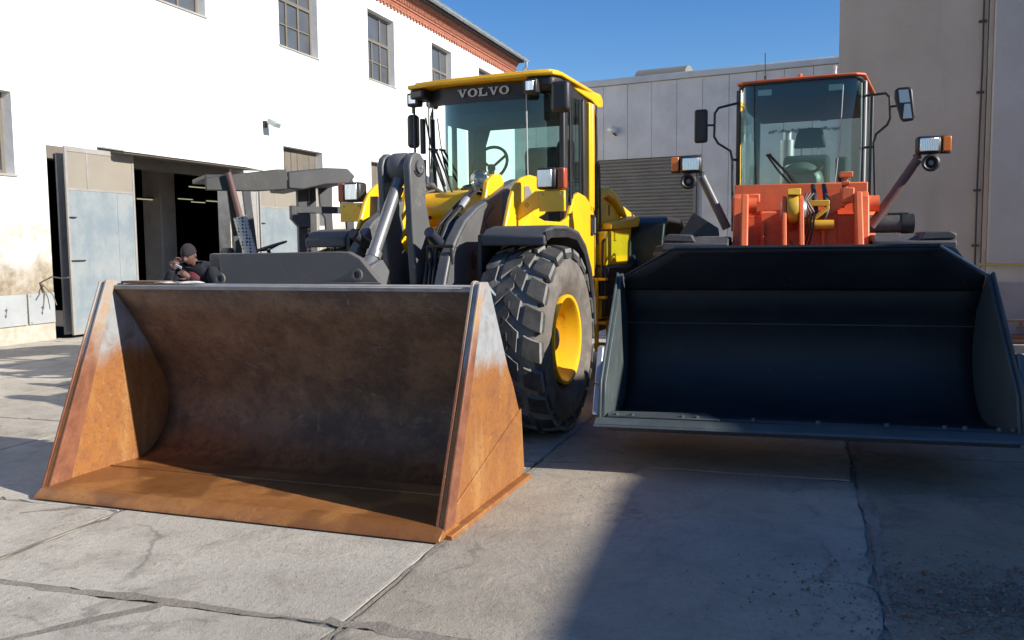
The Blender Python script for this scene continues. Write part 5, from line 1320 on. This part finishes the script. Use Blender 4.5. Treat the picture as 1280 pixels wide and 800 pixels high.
mo = [(.88, 3.03), (.91, 3.055), (1.01, 3.055), (1.035, 3.03), (1.065, 2.78), (1.05, 2.74), (.96, 2.73), (.935, 2.76), (.88, 2.95)]
orear('mirror', MB().prism(mo, 'y', -.02, .03), M['black'], mr_, bevel=.014, seg=2)
orear('mirror_glass', MB().prism([(.915, 3.03), (1.00, 3.03), (1.02, 2.91), (.93, 2.91)], 'y', -.024, -.021).prism([(.97, 2.895), (1.02, 2.895), (1.04, 2.76), (.96, 2.76)], 'y', -.024, -.021), M['mirror_glass'], mr_)

# ================================================================== FORKLIFT
FO, FA = (-4.1, 10.9), R(-28)
fk = thing('forklift', 'dark grey forklift with overhead guard, tall mast and perforated exhaust shield', 'forklift', (FO[0], FO[1], 0), -FA)
obj('body', MB().prism([(.30, .35), (.25, 1.05), (.45, 1.20), (1.0, 1.22), (1.05, .75), (1.55, .75), (1.7, 1.25), (1.85, 1.25), (1.95, .35)], 'y', .05, .95), M['orange_old'], fk, bevel=.04)
obj('seat', MB().box(.75, 1.15, .25, .75, 1.22, 1.36).box(.68, .78, .25, .75, 1.25, 1.60), M['seat'], fk, bevel=.04)
gd_ = obj('guard_roof', MB().box(.40, 1.42, -.04, .98, 2.44, 2.50).prism([(.40, 2.30), (.40, 2.46), (1.28, 2.585), (1.40, 2.585), (1.40, 2.33), (1.0, 2.30)], 'y', -.05, .0), M['fork_grey'], fk, bevel=.015)
obj('guard_roof', MB().prism([(1.41, 2.34), (1.41, 2.56), (1.9, 2.62), (2.20, 2.62), (2.30, 2.52), (2.22, 2.42), (1.9, 2.40), (1.6, 2.33)], 'y', -.05, .98), M['grey_dark'], fk, bevel=.02)
for y0 in (-.04, .92):
    obj('front_post', MB().prism([(2.04, 2.55), (2.20, 2.60), (2.28, 2.45), (2.27, 2.0), (2.30, 1.2), (2.20, 1.2), (2.16, 2.0), (2.10, 2.10), (2.08, 2.40)], 'y', y0, y0 + .06), M['grey_dark'], fk, bevel=.01)
    obj('rear_post', MB().prism([(.83, 2.40), (.93, 2.40), (1.03, 1.25), (.93, 1.25)], 'y', y0, y0 + .05), M['grey_dark'], fk, bevel=.008)
ex = obj('exhaust_pipe', MB().tube([(.66, -.12, 2.52), (.70, -.12, 2.35), (.79, -.12, 1.95), (.9, -.12, 1.4)], .036, 14), M['orange_old'], fk)
obj('exhaust_shield', MB().tube([(.78, -.12, 1.985), (.92, -.12, 1.40)], .082, 24, cap=False), M['perf'], ex)
mast = MB().box(1.60, 1.72, .35, .45, .1, 2.42).box(1.60, 1.72, .86, .96, .1, 2.42)
ms = obj('mast', MB().box(1.62, 1.74, .30, .40, .1, 2.46), M['grey_dark'], fk, bevel=.006)
obj('mast_rail', MB().box(1.84, 1.98, .70, .80, .1, 2.46), M['grey_dark'], ms, bevel=.006)
obj('lift_cylinder', MB().tube([(1.80, .55, .2), (1.80, .55, 2.40)], .045, 14), M['navy'], ms)
ch = MB()
for i in range(24): ch.box(1.76, 1.83, .48, .50, 1.15 + i * .045, 1.175 + i * .045)
obj('lift_chain', ch, M['steel'], ms, kind='stuff')
obj('cross_bar', MB().box(1.56, 2.18, .20, .26, 2.04, 2.13), M['grey_dark'], ms, bevel=.006)
obj('hook_bracket', MB().prism([(1.50, 2.14), (1.50, 1.97), (1.60, 1.86), (1.75, 1.86), (1.75, 2.03), (1.56, 2.03), (1.56, 2.14)], 'y', .18, .30), M['grey_dark'], ms, bevel=.006)
sw = MB(); N = 30
ring = [(1.22 + .24 * math.cos(2 * math.pi * i / N), .35 + .12 * math.sin(2 * math.pi * i / N) , 1.60 + .075 * math.cos(2 * math.pi * i / N) * 1.0) for i in range(N + 1)]
sw.tube(ring, .014, 8, cap=False)
for a_ in (0.3, 2.4, 4.4): sw.tube([(1.22, .35, 1.56), (1.22 + .23 * math.cos(a_), .35 + .115 * math.sin(a_), 1.60 + .07 * math.cos(a_))], .010, 6)
sw.tube([(1.22, .35, 1.57), (1.35, .36, 1.2)], .025, 8)
obj('steering_wheel', sw, M['black'], fk)
for x_, r_, y_ in ((.55, .26, .1), (.55, .26, .9), (1.78, .34, .0), (1.78, .34, 1.0)):
    w_ = obj('wheel', MB().lathe([(-.09, .0), (-.09, r_ * .6), (-.10, r_ * .9), (-.07, r_), (.07, r_), (.10, r_ * .9), (.09, r_ * .6), (.09, 0)][::-1], seg=28), M['tyre'], fk, loc=(x_, y_, r_))
    w_.rotation_euler = (0, 0, R(90))
    obj('rim', MB().lathe([(-.094, .0), (-.094, r_ * .5), (.094, r_ * .5), (.094, 0)][::-1], seg=20), M['orange_old'], w_)
for y_ in (.25, .70):
    obj('fork', MB().prism([(2.05, .08), (2.05, .6), (2.09, .6), (2.10, .12), (3.0, .07), (3.0, .06)], 'y', y_, y_ + .10), M['grey_dark'], fk, bevel=.004)

# ================================================================== PERSON
def skin_obj(name, verts, edges, radii, mat, parent=None, sub=2, root=0, loc=(0, 0, 0), rz=0):
    me = bpy.data.meshes.new(name); me.from_pydata(verts, edges, []); me.materials.append(mat)
    o = bpy.data.objects.new(name, me); COL.objects.link(o)
    o.location = loc; o.rotation_euler = (0, 0, rz)
    if parent: o.parent = parent
    sk = o.modifiers.new('skin', 'SKIN')
    for i, r_ in enumerate(radii):
        sv = me.skin_vertices[0].data[i]
        sv.radius = r_ if isinstance(r_, tuple) else (r_, r_)
        sv.use_root = (i == root)
    sk.use_smooth_shade = True
    o.modifiers.new('sub', 'SUBSURF').levels = sub
    o.modifiers['sub'].render_levels = sub
    return o
PO = (-3.68, 10.45)
# local frame: x = image right, y = away from the viewer; the person bends forward towards the viewer
bv = [(0, .30, .92), (0, .24, 1.08), (0, .13, 1.22), (0, .03, 1.33), (0, -.07, 1.42),
      (-.19, .02, 1.36), (-.30, -.08, 1.12), (-.24, -.22, 1.20), (-.14, -.25, 1.37),
      (.19, .02, 1.35), (.31, -.06, 1.14), (.24, -.24, 1.15), (.12, -.32, 1.26),
      (-.10, .28, .86), (-.13, .10, .48), (-.14, .20, .10), (.10, .28, .86), (.13, .12, .48), (.15, .22, .10)]
be = [(0, 1), (1, 2), (2, 3), (3, 4), (3, 5), (5, 6), (6, 7), (7, 8), (3, 9), (9, 10), (10, 11), (11, 12), (0, 13), (13, 14), (14, 15), (0, 16), (16, 17), (17, 18)]
br = [(.15, .11), (.16, .12), (.19, .13), (.17, .12), (.07, .07), (.095, .095), (.068, .068), (.055, .055), (.042, .042), (.095, .095), (.068, .068), (.055, .055), (.042, .042), (.095, .095), (.07, .07), (.055, .055), (.095, .095), (.07, .07), (.055, .055)]
pe = skin_obj('person', bv, be, br, M['jacket'], loc=(PO[0], PO[1], 0), rz=-R(12))
tag(pe, 'person in dark jacket and knit cap bending forward with a hand at the face', 'person')
for s in (-1, 1):
    obj('shoe', MB().ico((s * .15, .12, .055), .13, 2, (.45, 1, .42)), M['black'], pe)
# head: one shaped mesh with brow, nose, lips, chin and ears
def head_mesh():
    mb = MB(); rows = []
    nu, nv = 48, 36
    for j in range(nv + 1):
        ph = math.pi * j / nv; row = []
        for i in range(nu):
            th = 2 * math.pi * i / nu
            x = math.sin(ph) * math.sin(th); y = -math.sin(ph) * math.cos(th); z = math.cos(ph)
            fx, fz = x, z
            w = .075; d = .095; h = .118
            jaw = 1 - .28 * max(0, -z) ** 1.4
            X = x * w * jaw; Y = y * d * (1 - .12 * max(0, -z)); Z = z * h
            front = max(0, -y) ** 3
            g = lambda cx, cz, sx, sz: math.exp(-((x - cx) / sx) ** 2 - ((z - cz) / sz) ** 2)
            bulge = .026 * g(0, -.14, .12, .20) + .010 * g(0, -.22, .2, .08) - .012 * g(.33, .06, .16, .12) - .012 * g(-.33, .06, .16, .12) + .007 * g(0, .24, .6, .10) + .009 * g(0, -.46, .26, .07) - .005 * g(0, -.53, .3, .04) + .007 * g(0, -.60, .22, .06) + .014 * g(0, -.82, .3, .16)
            Y -= bulge * front * 1.0 if front > 0 else 0
            row.append((X, Y, Z))
        row.append(row[0]); rows.append(row)
    return mb.grid(rows)
hx = (0, -.13, 1.525)
hd = obj('head', head_mesh(), M['skin'], pe, loc=hx, rot=(R(22), 0, R(6)))
obj('neck', MB().tube([(0, .0, -.05), (0, .09, -.16)], [.055, .062], 16), M['skin'], hd)
for s in (-1, 1):
    obj('ear', MB().ico((s * .076, .008, -.005), .03, 2, (.35, .6, 1)), M['skin'], hd)
    obj('eye', MB().ico((s * .028, -.079, .012), .010, 2), M['seat'], hd)
cap_rows = []
for j in range(13):
    ph = math.pi * .5 * j / 12
    cap_rows.append([(math.sin(ph) * math.sin(t) * .086, -math.sin(ph) * math.cos(t) * .104 + .006, .018 + math.cos(ph) * .115) for t in [2 * math.pi * i / 32 for i in range(33)]])
cap_rows.append([(math.sin(t) * .089, -math.cos(t) * .106 + .006, .040) for t in [2 * math.pi * i / 32 for i in range(33)]])
obj('knit_cap', MB().grid(cap_rows), M['hat'], hd)
obj('shirt', MB().ico((0, -.035, 1.27), .10, 2, (.9, .75, 1.15)), M['shirt'], pe)
def hand(parent, base, d, up, s):
    """palm with four fingers of different length and a thumb on its side"""
    d = Vector(d).normalized(); up = Vector(up).normalized(); sd = d.cross(up).normalized() * s
    b = Vector(base)
    obj('palm', MB().tube([b, b + d * .03, b + d * .075, b + d * .088], [.026, .036, .040, .030], 12), M['skin'], parent)
    for i, L in enumerate((.068, .078, .072, .056)):
        o_ = b + d * .08 + sd * (-.030 + .020 * i)
        p1 = o_ + d * L * .45; p2 = p1 + (d * .7 + up * .5).normalized() * L * .35; p3 = p2 + (d * .3 + up * .8).normalized() * L * .28
        obj('finger', MB().tube([o_, p1, p2, p3], [.0095, .009, .008, .006], 8), M['skin'], parent)
    o_ = b + d * .02 - sd * .030
    obj('thumb', MB().tube([o_, o_ + (d * .5 - sd * .8).normalized() * .035, o_ + (d * .9 - sd * .6 + up * .3).normalized() * .068], [.014, .011, .008], 8), M['skin'], parent)
hand(pe, (-.125, -.245, 1.37), (.45, .10, 1), (.7, -.5, -.2), 1)
hand(pe, (.12, -.33, 1.27), (-.8, -.1, .55), (-.3, .5, -.4), -1)
obj('phone', MB().box(-.03, .05, -.012, .0, -.01, .02), M['trim'], pe, loc=(.03, -.40, 1.40), rot=(R(20), R(25), 0), bevel=.003)
